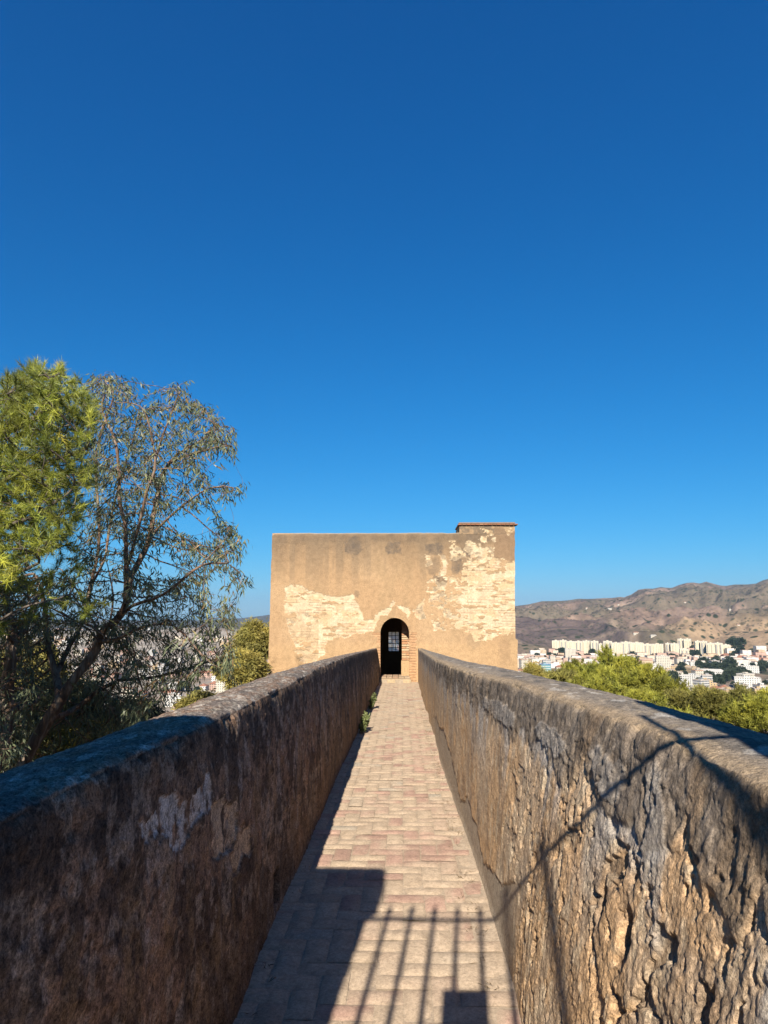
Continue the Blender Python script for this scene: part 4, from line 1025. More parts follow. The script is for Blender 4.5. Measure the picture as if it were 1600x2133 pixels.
def radii(sk, tip, ex=2.35, rmax=None):
    n = len(sk.p); acc = np.zeros(n); r = np.zeros(n); ch = np.zeros(n, int)
    for i in range(n):
        if sk.par[i] >= 0: ch[sk.par[i]] += 1
    # parents always precede their children
    for i in range(n-1, -1, -1):
        r[i] = max(tip, acc[i]**(1/ex)) if ch[i] else tip
        if sk.par[i] >= 0: acc[sk.par[i]] += r[i]**ex
    if rmax:
        k = rmax/r.max(); 
        if k < 1: r = np.where(r > tip*3, tip*3+(r-tip*3)*(rmax-tip*3)/(r.max()-tip*3), r)
        else: r = tip+(r-tip)*(rmax-tip)/(r.max()-tip)
    return r, ch
def branches_mesh(sk, r, ch, rmin=0.0, nside=6):
    n = len(sk.p); P = np.array(sk.p); kids = [[] for _ in range(n)]
    for i in range(n):
        if sk.par[i] >= 0: kids[sk.par[i]].append(i)
    mb = MB(); stack = [(i, None) for i in range(n) if sk.par[i] < 0]
    while stack:
        i, start = stack.pop()
        chain = [i] if start is None else [start, i]; rr = [r[i]]*len(chain)
        cur = i
        while kids[cur]:
            ks = sorted(kids[cur], key=lambda k: -r[k]); 
            for k in ks[1:]: stack.append((k, cur))
            cur = ks[0]; chain.append(cur); rr.append(r[cur])
        pts = P[chain].copy(); rr = np.array(rr)
        if len(pts) > 4: pts[1:-1] = .5*pts[1:-1]+.25*(pts[:-2]+pts[2:])
        if len(pts) < 2: continue
        s = nside if rr.max() > .02 else (4 if rr.max() > .007 else 3)
        if rr.max() > .06: s = 10
        mb.tube(pts, rr, s, cap=False)
    return mb
def sample_poly(poly, n, dist_fn, rng, dens=None):
    P = []; xs = [p[0] for p in poly]; ys = [p[1] for p in poly]
    while len(P) < n:
        x = rng.uniform(min(xs), max(xs), 4*n); y = rng.uniform(min(ys), max(ys), 4*n)
        m = poly_mask(x, y, poly)
        if dens is not None: m &= rng.random(len(x)) < dens(x, y)
        for a, b in zip(x[m], y[m]):
            P.append(at_y(a, b, dist_fn(a, b)))
            if len(P) >= n: break
    return np.array(P[:n])
def leaf_quads(base, dirs, L, W, rng, droop=.5, cols=None):
    """pointed, folded leaves: 5 vertices, 2 quads-ish triangles"""
    n = len(base); d = dirs/np.linalg.norm(dirs, axis=1)[:, None]; d[:, 2] -= droop; d /= np.linalg.norm(d, axis=1)[:, None]
    s = np.cross(d, rng.normal(0, 1, (n, 3))); s /= np.linalg.norm(s, axis=1)[:, None]; u = np.cross(s, d)
    L = np.broadcast_to(L, (n,))[:, None]; W = np.broadcast_to(W, (n,))[:, None]
    v0 = base; v1 = base+d*L*.4+s*W; v2 = base+d*L-u*L*.12; v3 = base+d*L*.4-s*W; v1 = v1+u*W*.5; v3 = v3+u*W*.5
    V = np.stack([v0, v1, v2, v3], 1).reshape(-1, 3); Fq = np.arange(4*n).reshape(-1, 4)
    c = np.ones((n, 3)) if cols is None else cols
    return V, Fq, np.repeat(c, 4, 0)
def needle_tufts(tips, dirs, rng, per, L, W, spread=.9, cols=None):
    n = len(tips); k = n*per
    b = np.repeat(tips, per, 0); D = np.repeat(dirs/(np.linalg.norm(dirs, axis=1)[:, None]+1e-9), per, 0)
    along = rng.uniform(-.8, .25, k)[:, None]*L*1.0
    d = D+rng.normal(0, spread*.62, (k, 3)); d[:, 2] += .10; d /= np.linalg.norm(d, axis=1)[:, None]
    b = b+D*along; s = np.cross(d, rng.normal(0, 1, (k, 3))); s /= np.linalg.norm(s, axis=1)[:, None]
    ll = L*rng.uniform(.65, 1.1, k)[:, None]
    V = np.stack([b-s*W/2, b+s*W/2, b+d*ll], 1).reshape(-1, 3); T = np.arange(3*k).reshape(-1, 3)
    c = np.ones((n, 3)) if cols is None else cols
    return V, T, np.repeat(np.repeat(c, per, 0), 3, 0)

# ---------------------------------------------------------------- the big eucalyptus
rng = np.random.default_rng(7)
YE = 11.0
def E(px, py, dy=0.0): return at_y(px, py, YE+dy)
sk = Skel()
root_pt = E(-30, 1900, .0); base = np.array([root_pt[0]-.3, YE, ground_z(root_pt[0]-.3, YE)-.4])
tr = sk.limb([base, E(-20, 1850), E(20, 1680), E(49, 1589), E(82, 1529), E(104, 1495), E(124, 1462)], rng=rng, jit=.006)
def grow(fromp, pts, jit=.012): return sk.limb(pts, sk.nearest(fromp), rng=rng, jit=jit, step=.16)
ma = grow(E(124, 1462), [E(145, 1425, .1), E(165, 1401, .1), E(185, 1378, .15), E(201, 1358, .2), E(207, 1335, .2), E(210, 1318, .2)])
mb_ = grow(E(210, 1318, .2), [E(225, 1305, .1), E(243, 1294, 0), E(259, 1279, -.1), E(262, 1255, -.2), E(262, 1217, -.3), E(266, 1177, -.4), E(261, 1125, -.5), E(266, 1090, -.5), E(248, 1055, -.4), E(250, 1020, -.4), E(246, 950, -.3), E(236, 900, -.3), E(212, 862, -.2), E(215, 820, -.1)])
grow(E(210, 1318, .2), [E(190, 1290, .6), E(180, 1277, .8), E(165, 1235, 1.0), E(140, 1200, 1.2), E(127, 1180, 1.3)])
grow(E(207, 1340, .2), [E(222, 1318, .5), E(232, 1290, .8), E(236, 1240, 1.0), E(225, 1180, 1.2)])
x1 = grow(E(259, 1279, -.1), [E(273, 1240, -.1), E(270, 1215, 0), E(273, 1195, .1), E(301, 1153, .2), E(313, 1118, .3), E(318, 1080, .4), E(329, 1030, .5), E(336, 992, .6), E(350, 967, .6), E(372, 945, .6), E(395, 929, .7), E(430, 912, .7), E(455, 890, .8), E(478, 885, .8)])
grow(E(329, 1030, .5), [E(318, 990, .3), E(330, 940, .2), E(345, 890, .1), E(362, 850, 0), E(378, 812, 0)])
grow(E(350, 967, .6), [E(385, 950, 0), E(430, 938, -.2), E(470, 925, -.4), E(490, 935, -.5)])
grow(E(266, 1177, -.4), [E(285, 1120, -.7), E(295, 1070, -.9), E(305, 1020, -1.0), E(325, 980, -1.1), E(320, 920, -1.1), E(310, 880, -1.1), E(305, 850, -1.0)])
grow(E(313, 1118, .3), [E(335, 1095, .1), E(350, 1083, 0), E(378, 1055, -.1), E(399, 1041, -.2), E(418, 1024, -.3), E(437, 1016, -.4), E(465, 1010, -.5), E(495, 1016, -.6)])
grow(E(259, 1279, -.1), [E(275, 1262, -.5), E(297, 1254, -.7), E(320, 1248, -.9), E(340, 1240, -1.0), E(378, 1210, -1.1), E(400, 1190, -1.2), E(420, 1174, -1.2), E(445, 1150, -1.2), E(472, 1128, -1.2)])
grow(E(420, 1174, -1.2), [E(450, 1168, -1.0), E(480, 1175, -.9), E(508, 1195, -.8)])
grow(E(207, 1345, .2), [E(225, 1335, -.3), E(262, 1322, -.7), E(300, 1305, -.9), E(330, 1297, -1.0), E(360, 1296, -1.0), E(385, 1320, -1.0), E(405, 1341, -1.0), E(425, 1370, -1.1), E(442, 1386, -1.1), E(470, 1402, -1.1), E(499, 1430, -1.1)])
grow(E(104, 1495), [E(140, 1487, .6), E(170, 1470, .8), E(200, 1440, .9), E(245, 1417, 1.0), E(290, 1414, 1.0), E(330, 1411, 1.0), E(365, 1400, 1.0), E(394, 1394, 1.0), E(425, 1380, 1.0), E(455, 1372, .9), E(485, 1365, .8)])
grow(E(245, 1417, 1.0), [E(230, 1450, 1.4), E(280, 1440, 1.6), E(310, 1480, 1.7)])
grow(E(124, 1462), [E(122, 1440, .4), E(118, 1405, .5), E(108, 1370, .6), E(98, 1330, .7), E(97, 1290, .8), E(88, 1240, .9), E(70, 1190, 1.0)])
grow(E(118, 1405, .5), [E(135, 1365, .8), E(160, 1325, 1.0), E(175, 1290, 1.1), E(190, 1220, 1.2), E(203, 1150, 1.3), E(208, 1080, 1.2), E(200, 1000, 1.1), E(205, 920, .8), E(228, 850, .6), E(250, 800, .5)])
grow(E(190, 1220, 1.2), [E(215, 1170, 1.6), E(228, 1110, 1.8), E(236, 1060, 1.8), E(250, 1000, 1.7), E(275, 930, 1.5), E(285, 870, 1.4)])
POLY = [(185,775),(205,770),(235,772),(262,790),(284,812),(285,850),(298,858),(318,850),(345,800),(378,792),(398,800),(408,835),(430,838),(462,858),(480,870),(492,905),(488,930),(500,958),(470,950),(440,955),(425,975),(430,1000),(470,1000),(515,1020),(490,1030),(450,1025),(420,1045),(395,1075),(380,1100),(400,1110),(420,1082),(470,1085),(505,1110),(515,1155),(470,1165),(525,1203),(480,1195),(440,1200),(420,1225),(470,1240),(500,1285),(485,1320),(440,1310),(470,1345),(500,1365),(470,1400),(500,1435),(440,1405),(410,1430),(340,1480),(240,1560),(80,1610),(-200,1660),(-200,1200),(140,1190),(170,1090),(185,1000),(175,900),(160,810)]
def dens(x, y):
    d = np.ones(len(x)); sky_gap = (((x-232)/22)**2+((y-1190)/95)**2 < 1) | (((x-330)/50)**2+((y-1165)/38)**2 < 1) | (((x-405)/55)**2+((y-1090)/26)**2 < 1)
    d = np.where(sky_gap, .06, d); d = np.where((y < 880) & (x > 340), .8, d); d = np.where((y > 1290) & (x > 290), .42, d); return d
A1 = sample_poly(POLY, 8600, lambda a, b: YE+(rng.normal(.2, .75) if b < 1320 or a > 260 else rng.uniform(.45, 2.0)), rng, dens)
colonize(sk, A1, .10, .105, 1.1, 80, rng, (0, 0, .12), .22)
r, ch = radii(sk, .0030, 2.6, .098)
et = empty('eucalyptus_tree', base); tag(et, 'tall open gum tree with peeling pinkish limbs and thin grey leaves left of the walkway', 'tree')
def under(o, root):                          # mesh was made in world coordinates: hang it under its root at the same place
    o.parent = root; o.matrix_parent_inverse = root.matrix_basis.inverted(); return o
bm_ = branches_mesh(sk, r, ch)
under(bm_.build('trunk', M_ebark, None, smooth=True), et)
P = np.array(sk.p); par = np.array(sk.par)
tips = np.where((r < .0085) & (par >= 0))[0]
prob = np.where(P[tips][:, 2] > at_y(300, 1300, YE)[2], .50, .80)
tips = tips[rng.random(len(tips)) < prob]
dirs = P[tips]-P[par[tips]]
k = 6; b = np.repeat(P[tips], k, 0)+rng.normal(0, .045, (len(tips)*k, 3)); dd = np.repeat(dirs, k, 0)/.13+rng.normal(0, .55, (len(tips)*k, 3))
shade = rng.uniform(.7, 1.35, (len(b), 1))*np.ones((1, 3)); red = rng.random(len(b)) < .12; shade[red] *= np.array([2.2, 1.1, .8])
V, Q, c = leaf_quads(b, dd, rng.uniform(.09, .17, len(b)), rng.uniform(.008, .0135, len(b)), rng, 1.1, shade)
under(link('crown', raw_mesh('crown', V, Q, M_euc, col=c, smooth=False)), et)
import sys; print('euc', len(sk.p), len(b))
def colz(*a): return np.array(a)
# dark leaning second gum trunk at the far left
sk = Skel(); g2 = at_y(-60, 1700, 10.2); base = np.array([g2[0], 10.2, ground_z(g2[0], 10.2)-.4])
G = lambda x, y, d=0: at_y(x, y, 10.2+d)
t0 = sk.limb([base, G(-30, 1650), G(5, 1560), G(12, 1480), G(14, 1420), G(24, 1370), G(30, 1340), G(26, 1300, .1), G(18, 1270, .2), G(10, 1220, .3)], rng=rng, jit=.006)
sk.limb([G(45, 1322, .2), G(58, 1300, .4), G(72, 1268, .6), G(95, 1200, .8)], sk.nearest(G(30, 1340)), rng=rng, jit=.01)
sk.limb([G(60, 1470, .4), G(95, 1450, .6), G(150, 1420, .8)], sk.nearest(G(12, 1480)), rng=rng, jit=.02)
A2 = sample_poly([(-200,1240),(40,1190),(85,1250),(78,1400),(70,1500),(30,1600),(-200,1640)], 2000, lambda a, b: 10.2+rng.normal(.3, .7), rng)
colonize(sk, A2, .14, .17, 1.1, 40, rng, (0, 0, -.05), .25)
r, ch = radii(sk, .0045, 2.3, .12)
e2 = empty('eucalyptus_tree', base); tag(e2, 'shaded gum tree with a forked grey trunk at the left edge under the pine', 'tree')
under(branches_mesh(sk, r, ch).build('trunk', M_ebark, None, smooth=True), e2)
P = np.array(sk.p); par = np.array(sk.par); tips = np.where((r < .009) & (par >= 0))[0]; dirs = P[tips]-P[par[tips]]
k = 7; b = np.repeat(P[tips], k, 0)+rng.normal(0, .05, (len(tips)*k, 3)); dd = np.repeat(dirs, k, 0)/.13+rng.normal(0, .5, (len(tips)*k, 3))
V, Q, c = leaf_quads(b, dd, rng.uniform(.09, .17, len(b)), rng.uniform(.007, .013, len(b)), rng, 1.0, rng.uniform(.6, 1.2, (len(b), 1))*np.ones((1, 3)))
under(link('crown', raw_mesh('crown', V, Q, M_euc, col=c, smooth=False)), e2)

# ---------------------------------------------------------------- the near pine, upper left
YP = 7.6
Pn = lambda x, y, d=0: at_y(x, y, YP+d)
sk = Skel(); q = Pn(-190, 1600); base = np.array([q[0], YP, ground_z(q[0], YP)-.4])
sk.limb([base, Pn(-185, 1650), Pn(-170, 1400), Pn(-150, 1250), Pn(-130, 1130, .1), Pn(-100, 1010, .1), Pn(-60, 920, .1), Pn(-20, 860, .1), Pn(30, 810, .1), Pn(60, 775, .1)], rng=rng, jit=.008)
for pts in ([(-150,1250),(-60,1230),(20,1200),(90,1170)], [(-130,1130),(-60,1110),(30,1095),(90,1075),(130,1040),(165,1020)], [(-130,1130),(-70,1060),(0,1010),(80,960),(150,950),(190,935)], [(-60,920),(0,905),(60,880),(85,865),(130,830),(180,810)], [(-100,1010),(-30,1010),(50,1040),(120,1080),(150,1070)], [(-60,920),(-20,890),(40,900),(75,878),(100,820),(118,775)], [(-170,1400),(-90,1350),(-10,1290),(60,1260),(110,1250),(180,1260)]):
    dy = rng.uniform(-.8, .6); sk.limb([Pn(x, y, dy*min(1, (i+1)/3)) for i, (x, y) in enumerate(pts[1:])], sk.nearest(Pn(*pts[0])), rng=rng, jit=.015)
PINE = [(-330,900),(-200,800),(-80,790),(0,830),(10,790),(35,785),(60,780),(75,758),(90,770),(112,775),(130,765),(145,790),(160,800),(170,825),(195,838),(202,868),(190,900),(196,925),(178,955),(198,985),(196,1010),(170,1030),(178,1060),(172,1085),(150,1092),(130,1130),(95,1160),(60,1165),(40,1200),(-10,1220),(-80,1230),(-330,1230)]
A3 = sample_poly(PINE, 9000, lambda a, b: YP+rng.uniform(-1.1, 1.1)*(1 if a < 120 else .6), rng)
A3b = sample_poly([(0,1180),(60,1160),(150,1110),(175,1180),(150,1230),(200,1260),(195,1290),(120,1290),(60,1290),(0,1330),(-200,1330),(-200,1200)], 240, lambda a, b: YP+rng.uniform(0, 1.2), rng)
A3c = sample_poly([(-460,1050),(-200,1150),(-60,1230),(-60,1440),(-460,1440)], 1100, lambda a, b: YP+rng.uniform(-1.0, .9), rng)  # added foliage, out of view, to shade the gum trunk
colonize(sk, np.vstack([A3, A3b, A3c]), .10, .10, 1.0, 70, rng, (0, 0, .15), .18)
r, ch = radii(sk, .003, 2.9, .085)
pt = empty('pine_tree', base); tag(pt, 'bushy bright green pine with long needle tufts at the upper left edge', 'tree')
under(branches_mesh(sk, r, ch).build('trunk', M_pbark, None, smooth=True), pt)
P = np.array(sk.p); par = np.array(sk.par); tips = np.where((ch == 0) | ((r < .0075) & (rng.random(len(r)) < .55) & (par >= 0)))[0]
dirs = P[tips]-P[par[tips]]; dirs[:, 2] += .03
cl = np.clip(.25+1.7*(fbm(P[tips][:, 0]*5, P[tips][:, 1]*5, P[tips][:, 2]*5, 2, 711)-.1), .35, 1.6)[:, None]*rng.uniform(.75, 1.3, (len(tips), 1))*np.ones((1, 3)); cl[rng.random(len(tips)) < .012] *= np.array([1.2, .8, .8])  # tuft tones varied to paint in highlights and dark gaps
V, T, c = needle_tufts(P[tips]+dirs*.5, dirs, rng, 64, .115, .0056, 1.15, cl)
under(link('crown', raw_mesh('crown', V, T, M_pine, col=c, smooth=False)), pt)
print('pine', len(sk.p), len(tips))

# ---------------------------------------------------------------- bushy trees seen from above: lobed crowns of leaf sprays
def bushy(name, label, cat, cx, cy, rpx, dist, mat, rng, per=1500, squash=.8, leaf=(.10, .020), n_lobe=26, group=None, bark=M_pbark, needles=True, trunk_to=None, gaps=.0):
    c0 = at_y(cx, cy, dist); Rr = rpx/F*dist
    zg_ = ground_z(c0[0], dist) if trunk_to is None else trunk_to
    base = np.array([c0[0]+rng.uniform(-.1, .1)*Rr, dist, zg_-.3])
    root = empty(name, base); tag(root, label, cat, group)
    lob = []
    for k in range(n_lobe):
        d = rng.normal(0, 1, 3); d /= np.linalg.norm(d); d[2] = abs(d[2])*.9-.25 if k > 4 else d[2]
        q = Rr*rng.uniform(.45, .86); lob.append((c0+d*np.array([1, 1, squash])*q, Rr*rng.uniform(.20, .36)))
    sk = Skel(); st = sk.limb([base, base+(c0-base)*.5+rng.normal(0, .04*Rr, 3), c0-np.array([0, 0, Rr*.35])], step=max(.3, Rr*.2))
    for (lc, lr) in lob:
        sk.limb([(lc+sk.p[st[-1]])/2+np.array([0, 0, -.08*Rr]), lc], st[-1-rng.integers(0, max(1, min(3, len(st)-1)))], step=Rr*.25)
    r, ch = radii(sk, Rr*.008, 2.3, max(.10, Rr*.06))
    under(branches_mesh(sk, r, ch).build('trunk', bark, None, smooth=True), root)
    T_, D_, C_ = [], [], []
    for (lc, lr) in lob:
        n = int(per*(lr/Rr/.28)**2/n_lobe*1.6)
        d = rng.normal(0, 1, (n, 3)); d /= np.linalg.norm(d, axis=1)[:, None]
        rad = lr*np.clip(rng.normal(.88, .16, n), .3, 1.3)
        p = lc+d*rad[:, None]*np.array([1, 1, .85])
        keep = fbm(p[:, 0]/Rr*4, p[:, 1]/Rr*4, p[:, 2]/Rr*4, 2, 701) > gaps
        T_.append(p[keep]); dd = d+np.array([0, 0, .35]); D_.append(dd[keep]); C_.append((rng.uniform(.50, 1.25)*rng.uniform(.85, 1.15, (n, 1))*np.ones((1, 3)))[keep])
    T_, D_, C_ = np.vstack(T_), np.vstack(D_), np.vstack(C_)
    if needles: V, Q, c = needle_tufts(T_, D_, rng, 16, leaf[0], leaf[1], 1.0, C_)
    else:
        k = 8; b = np.repeat(T_, k, 0)+rng.normal(0, leaf[0]*.6, (len(T_)*k, 3)); V, Q, c = leaf_quads(b, np.repeat(D_, k, 0)+rng.normal(0, .8, (len(b), 3)), rng.uniform(.7, 1.3, len(b))*leaf[0], leaf[1], rng, .5, np.repeat(C_, k, 0))
    under(link('crown', raw_mesh('crown', V, Q, mat, col=c, smooth=False)), root)
    return root
GP = 'pines below the right parapet'
for (cx, cy, rp, dd, lab, per) in [
    (1285, 1402, 62, 62, 'tallest round pine crown rising before the pale high-rises', 2600), (1205, 1412, 52, 58, 'pine crown left of the tallest one, behind the glass building side', 2200), (1165, 1420, 40, 52, 'leftmost small pine crown next to the watch tower gap', 1600),
    (1345, 1420, 50, 55, 'pine crown under the cream tower block, right of the tallest', 1800), (1250, 1450, 60, 46, 'pine crown low behind the parapet below the tallest pine', 1800), (1330, 1470, 52, 40, 'low pine crown at the middle of the parapet edge', 1600), (1395, 1450, 46, 48, 'pine crown below the white hotel', 1700),
    (1448, 1462, 54, 42, 'pine crown between the hotel and the warehouse', 2000), (1512, 1462, 60, 36, 'brownish pine crown below the white warehouse', 2200), (1590, 1492, 66, 30, 'nearest pine crown at the right edge', 2400), (1420, 1515, 50, 34, 'low pine crown touching the shaded end of the parapet', 1500), (1500, 1545, 55, 30, 'lowest pine crown hugging the dark parapet edge', 1500), (1640, 1470, 60, 40, 'pine crown cut by the right edge above the nearest one', 1600), (1590, 1570, 50, 27, 'pine crown half hidden behind the parapet corner at the right', 1200)]:
    bushy('pine_tree', lab, 'tree', cx, cy+rp*.12, rp*1.22, dd, M_pine3 if lab.startswith('brownish') or 'tower gap' in lab or 'hotel and' in lab else M_pine2, rng, int(per*.8), .75, (.0060*dd*1.0, .0011*dd), 36, GP, gaps=.48)
GL = 'shrubby trees beyond the left parapet'
bushy('olive_tree', 'golden green tree leaning against the tower\'s left corner, upper crown', 'tree', 535, 1345, 52, 26, M_olive, rng, 2200, 1.0, (.15, .022), 26, GL, M_ebark, False, gaps=.42)
bushy('olive_tree', 'golden bush below the upper crown, just above the left parapet by the tower', 'tree', 500, 1400, 58, 22, M_olive, rng, 2300, .8, (.13, .020), 22, GL, M_ebark, False, gaps=.34)
bushy('olive_tree', 'small golden bush poking over the left parapet midway', 'tree', 410, 1475, 42, 18, M_olive, rng, 1500, .6, (.11, .018), 16, GL, M_ebark, False, gaps=.34)
bushy('shrub_tree', 'yellow green shrub behind the forked gum trunk at the left edge', 'shrub', 40, 1400, 80, 17, M_olive, rng, 2400, .9, (.13, .022), 22, GL, M_ebark, False, gaps=.36)
bushy('shrub_tree', 'dim green shrub filling the gap under the gum tree', 'shrub', 130, 1480, 85, 14.5, M_euc, rng, 2000, .8, (.14, .014), 22, GL, M_ebark, False, gaps=.40)
bushy('shrub_tree', 'yellow undergrowth shrub just over the shaded left coping', 'shrub', 175, 1560, 80, 13, M_olive, rng, 1700, .7, (.11, .015), 20, GL, M_ebark, False, gaps=.42)
bushy('shrub_tree', 'dark shrub at the bottom left behind the leaning trunk', 'shrub', 0, 1560, 90, 13.5, M_euc, rng, 2200, .8, (.13, .014), 20, GL, M_ebark, False, gaps=.38)
bushy('shrub_tree', 'dark leafy shrub at the right foot of the gum tree', 'shrub', 270, 1500, 55, 15, M_euc, rng, 1300, .8, (.13, .013), 16, GL, M_ebark, False, gaps=.40)
bushy('dry_shrub', 'scrubby brown bush right of the tower above the parapet', 'shrub', 1112, 1402, 26, 30, M_olive, rng, 700, .7, (.12, .015), 12, GL+' and tower', M_ebark, False, gaps=.40)

# ---------------------------------------------------------------- town trees: one crown mesh of each size, copied
def town_tree(Rr, H, seed):
    g = np.random.default_rng(seed); root = empty('town_tree'); m = MB(); m.tube([(0, 0, -1), (0.1, 0, H*.4), (0, .1, H*.75)], [.3, .24, .12], 5); m.build('trunk', M_pbark, root)
    n = 420; d = g.normal(0, 1, (n, 3)); d /= np.linalg.norm(d, axis=1)[:, None]; d[:, 2] = np.abs(d[:, 2])*1.1-.25
    p = np.array([0, 0, H*.62])+d*Rr*(.62+.5*fbm(d[:, 0]*2+9, d[:, 1]*2+9, d[:, 2]*2+seed, 2, seed))[:, None]*g.uniform(.6, 1.05, (n, 1))
    V, Q, c = leaf_quads(p, d+g.normal(0, .5, (n, 3)), Rr*.42, Rr*.13, g, .2, g.uniform(.7, 1.2, (n, 1))*np.ones((1, 3)))
    link('crown', raw_mesh('crown', V, Q, M_tdark, col=c, smooth=False), root); return root
M_tdark = leafmat('town_foliage', (.060, .085, .035), (.030, .050, .022), .7, .1, .1)
tp = [town_tree(5, 9, 1), town_tree(7, 11, 2), town_tree(4, 12, 3)]; used_t = [0, 0, 0]
rb = random.Random(5)
spots = []
def grove(a, b_2, t_, ba, n, desc):
    for _ in range(n):
        zx_, zy_ = rb.uniform(a, b_2), rb.uniform(t_, ba); p_ = Z4(zx_, zy_); spots.append((p_[0], p_[1], desc))
grove(170, 345, 545, 590, 16, 'left of the slim white tower'); grove(412, 530, 540, 575, 8, 'under the left high-rises')
grove(1010, 1100, 575, 605, 8, 'before the second high-rise cluster'); grove(1130, 1160, 480, 560, 3, 'between the right high-rise clusters'); grove(1170, 1370, 612, 655, 24, 'in the belt above the white villa'); grove(1330, 1440, 650, 715, 20, 'in the grove right of the villa')
grove(1205, 1330, 690, 720, 9, 'in front of the white villa'); grove(965, 1030, 695, 730, 7, 'in front of the arcade'); grove(1370, 1470, 500, 560, 14, 'in the gully right of the high-rises'); grove(1050, 1130, 640, 662, 5, 'by the ochre school'); grove(1535, 1600, 625, 660, 6, 'at the right edge of town')
grove(300, 1400, 552, 600, 40, 'along the foot of the pale high-rises')
grove(1000, 1600, 600, 760, 40, 'among the roofs right of the tower')
for _ in range(70): spots.append((rb.uniform(-40, 575), rb.uniform(1325, 1500), 'among houses beyond the left trees'))
for (x_, y_, desc) in spots:
    b = hit_ground(x_, y_); i = rb.randrange(3)
    if b is None: continue
    o = tp[i] if not used_t[i] else copy_tree(tp[i]); used_t[i] = 1
    s_ = rb.uniform(.8, 1.5)*(1.25 if 'belt' in desc or 'gully' in desc or 'grove' in desc else 1); o.location = (b[0], b[1], ground_z(b[0], b[1])-.3); o.scale = (s_,)*3; o.rotation_euler = (0, 0, rb.uniform(0, 6))
    tag(o, ('round dark town tree ', 'broad dark town tree ', 'narrow dark town tree ')[i]+desc, 'tree', 'dark town trees '+desc)

# ---------------------------------------------------------------- weeds on the walkway
M_weed = leafmat('weed_leaves', (.30, .34, .14), (.20, .25, .09), .6, 8, .3)
def weed(px, py, X, h, n, label, seed):
    g = np.random.default_rng(seed); p = at_x(px, py, X); z0 = float(zpath(p[1])); root = empty('wall_weed', (p[0], p[1], z0)); tag(root, label, 'weed', 'weeds rooted along the wall foot')
    m = MB(); T_, D_ = [], []
    for k in range(n):
        a = g.uniform(-.9, .9); q = np.array([.25*abs(math.cos(a))+.05, math.sin(a)*.45, 1.0]); q /= np.linalg.norm(q); L = h*g.uniform(.6, 1.0)
        pts = [q*L*t+np.array([0.03*math.sin(3*t+k), .03*math.cos(2*t+k), 0]) for t in np.linspace(0, 1, 6)]; m.tube(pts, np.linspace(.005, .002, 6), 4, cap=False)
        for t in np.linspace(.25, 1, 9): T_.append(q*L*t+g.normal(0, .015, 3)); D_.append(g.normal(0, 1, 3)+np.array([0, 0, .4]))
    m.build('stem', plain('weed_stem', (.18, .16, .08)), root)
    T_, D_ = np.array(T_), np.array(D_); b = np.repeat(T_, 3, 0); V, Q, c = leaf_quads(b, np.repeat(D_, 3, 0)+g.normal(0, .6, (len(b), 3)), .07, .018, g, .1, g.uniform(.7, 1.3, (len(b), 1))*np.ones((1, 3)))
    link('foliage', raw_mesh('foliage', V, Q, M_weed, col=c, smooth=False), root)
weed(772, 1450, -.66, .34, 9, 'leafy green weed against the left wall nearest the doorway', 1)
weed(752, 1462, -.66, .32, 7, 'pale weed against the left wall, farther from the door', 2)
weed(757, 1475, -.64, .24, 6, 'lowest pale weed of the three on the left wall foot', 3)
# dry grass litter in the gutters
g = np.random.default_rng(9); Bs, Ds = [], []
for k in range(150):
    y = g.uniform(2.2, 15); side = g.random() < .8; x = (.45-abs(g.normal(0, .05))) if side else (-.68+abs(g.normal(0, .04)))
    for q in range(5): Bs.append((x+g.normal(0, .02), y+g.normal(0, .02), float(zpath(y))+.006)); Ds.append((g.normal(0, 1), g.normal(0, 1), abs(g.normal(0, .45))))
V, Q, c = leaf_quads(np.array(Bs), np.array(Ds), g.uniform(.02, .055, len(Bs)), .0016, g, .0, g.uniform(.6, 1.2, (len(Bs), 1))*np.array([[1, .8, .5]]))
o = link('dry_grass', raw_mesh('dry_grass', V, Q, plain('straw', (.20, .14, .07)), smooth=False)); tag(o, 'dry grass bits caught along the foot of the walls', kind='stuff')
# scrub covering the castle hill below the walls
g = np.random.default_rng(21); Bs, Ds, Cs = [], [], []
ang = g.uniform(-1.9, 1.9, 1500); rad = g.uniform(9, 150, 1500); gx, gy = rad*np.sin(ang), rad*np.cos(ang)
ok = (np.abs(gx) > 4.5) | (gy > 32); gx, gy, rad = gx[ok], gy[ok], rad[ok]; gz = hill_z(gx, gy)
for x, y, z, r_s in zip(gx, gy, gz, rad):
    s_ = g.uniform(.5, 1.5); n_ = 46; d = g.normal(0, 1, (n_, 3)); d /= np.linalg.norm(d, axis=1)[:, None]; d[:, 2] = np.abs(d[:, 2])
    Bs.append(np.array([x, y, z])+d*s_*g.uniform(.4, 1, (n_, 1))*np.array([1, 1, .7])); Ds.append(d); Cs.append(np.full((n_, 3), g.uniform(.3, .65)))
Bs, Ds, Cs = np.vstack(Bs), np.vstack(Ds), np.vstack(Cs)
V, Q, c = leaf_quads(Bs, Ds+g.normal(0, .5, Bs.shape), .34, .09, g, .1, Cs)
o = link('undergrowth', raw_mesh('undergrowth', V, Q, M_olive, col=c, smooth=False)); tag(o, 'dry olive scrub covering the hillside below the walls', kind='stuff')
# ================================================================ air
hz = MB(); hz.box((-14000, -14000, -160), (14000, 14000, 420))
M_haze = bpy.data.materials.new('air'); M_haze.use_nodes = True; hn = M_haze.node_tree; hn.nodes.clear()
ho = hn.nodes.new('ShaderNodeOutputMaterial'); pv = hn.nodes.new('ShaderNodeVolumePrincipled'); pv.inputs['Density'].default_value = .000045
pv.inputs['Color'].default_value = (.38, .66, 1.0, 1); pv.inputs['Anisotropy'].default_value = .2
hn.links.new(pv.outputs[0], ho.inputs['Volume'])
tag(hz.build('haze', M_haze), kind='stuff')
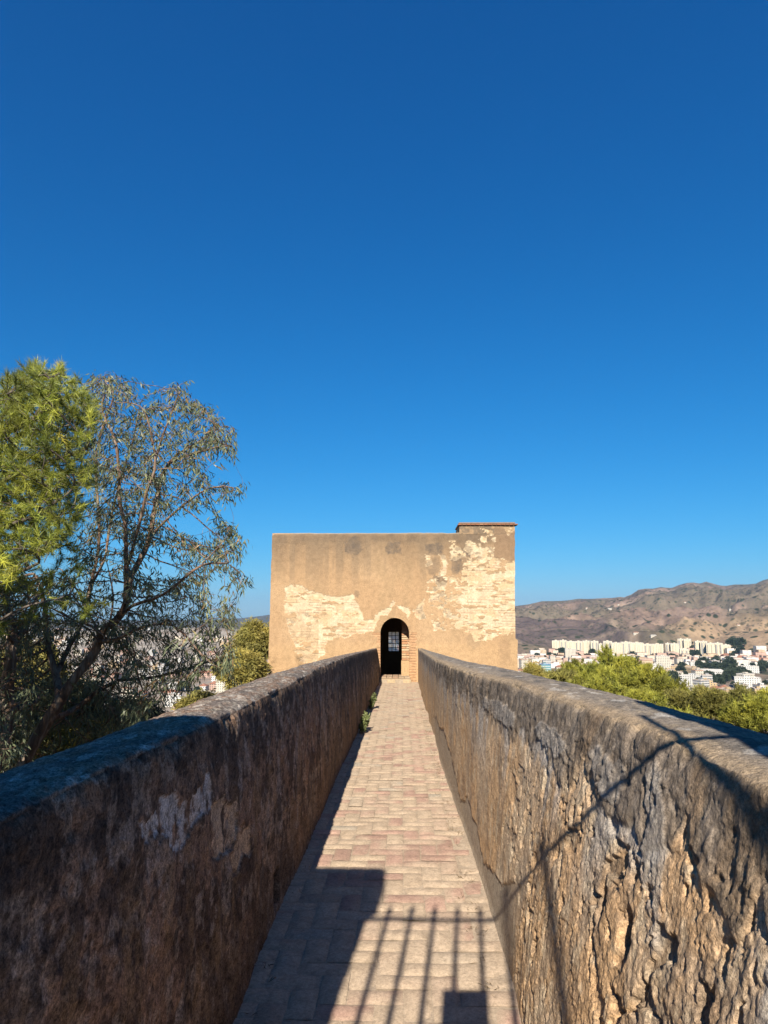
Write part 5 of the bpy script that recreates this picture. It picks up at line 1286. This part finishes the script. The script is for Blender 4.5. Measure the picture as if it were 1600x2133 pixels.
# ================================================================ keep what the photo shows, and name each repeat by its place
bpy.context.view_layer.update()
dg = bpy.context.evaluated_depsgraph_get()
hz_ob = bpy.data.objects.get('haze'); hz_ob.hide_viewport = True; bpy.context.view_layer.update(); dg = bpy.context.evaluated_depsgraph_get()
def subtree(o):
    out = [o]
    for c_ in o.children: out += subtree(c_)
    return out
def seen(o, rnd=random.Random(2)):
    obs = [c_ for c_ in subtree(o) if c_.type == 'MESH']; names = {c_.name for c_ in obs}
    for c_ in obs:
        vs = c_.data.vertices; n = len(vs); polys = c_.data.polygons
        for _ in range(26):
            pl_ = polys[rnd.randrange(len(polys))]; P = c_.matrix_world @ pl_.center
            x_, y_ = to_px(np.array(P.x), np.array(P.y), np.array(P.z))
            if not (0 < x_ < 1600 and 0 < y_ < 2133): continue
            d_ = P-Vector(EYE); 
            hit, loc, nrm, idx, ob, mat_ = scene.ray_cast(dg, Vector(EYE), d_.normalized(), distance=d_.length+30)
            if hit and ob.name in names: return True
    return False
ORD = 'first second third fourth fifth sixth seventh eighth ninth tenth eleventh twelfth thirteenth fourteenth fifteenth sixteenth seventeenth eighteenth nineteenth twentieth'.split()
TEN = {20: 'twenty', 30: 'thirty', 40: 'forty', 50: 'fifty', 60: 'sixty'}
def ordinal(n):
    if n <= 20: return ORD[n-1]
    t_, u_ = n//10*10, n % 10
    return TEN[t_]+'-'+ORD[u_-1] if u_ else TEN[t_][:-1]+'ieth'
gone = []
for o in [o for o in bpy.data.objects if o.parent is None and o.get('category')]:
    if o.get('group', '').startswith(('houses', 'dark town trees')) or o['category'] in ('farmhouse',):
        if not seen(o): gone.append(o)
for o in gone:
    for c_ in reversed(subtree(o)): bpy.data.objects.remove(c_)
fam = {}
for o in [o for o in bpy.data.objects if o.parent is None and o.get('label')]: fam.setdefault(o['label'], []).append(o)
for lab, lst in fam.items():
    if len(lst) < 2: continue
    lst.sort(key=lambda o: math.atan2(o.location.x, o.location.y))
    n = len(lst)
    for k, o in enumerate(lst):
        if k == 0: t_ = 'leftmost of its kind'
        elif k == n-1: t_ = 'rightmost of its kind'
        elif k < n/2: t_ = ordinal(k+1)+' from the left of its kind'
        else: t_ = ordinal(n-k)+' from the right of its kind'
        if k == 0: s_ = 'leftmost '
        elif k == n-1: s_ = 'rightmost '
        elif k < n/2: s_ = ordinal(k+1)+' from left: '
        else: s_ = ordinal(n-k)+' from right: '
        o['label'] = (lab+', '+t_) if len((lab+' '+t_).split()) <= 16 else s_+lab
hz_ob.hide_viewport = False
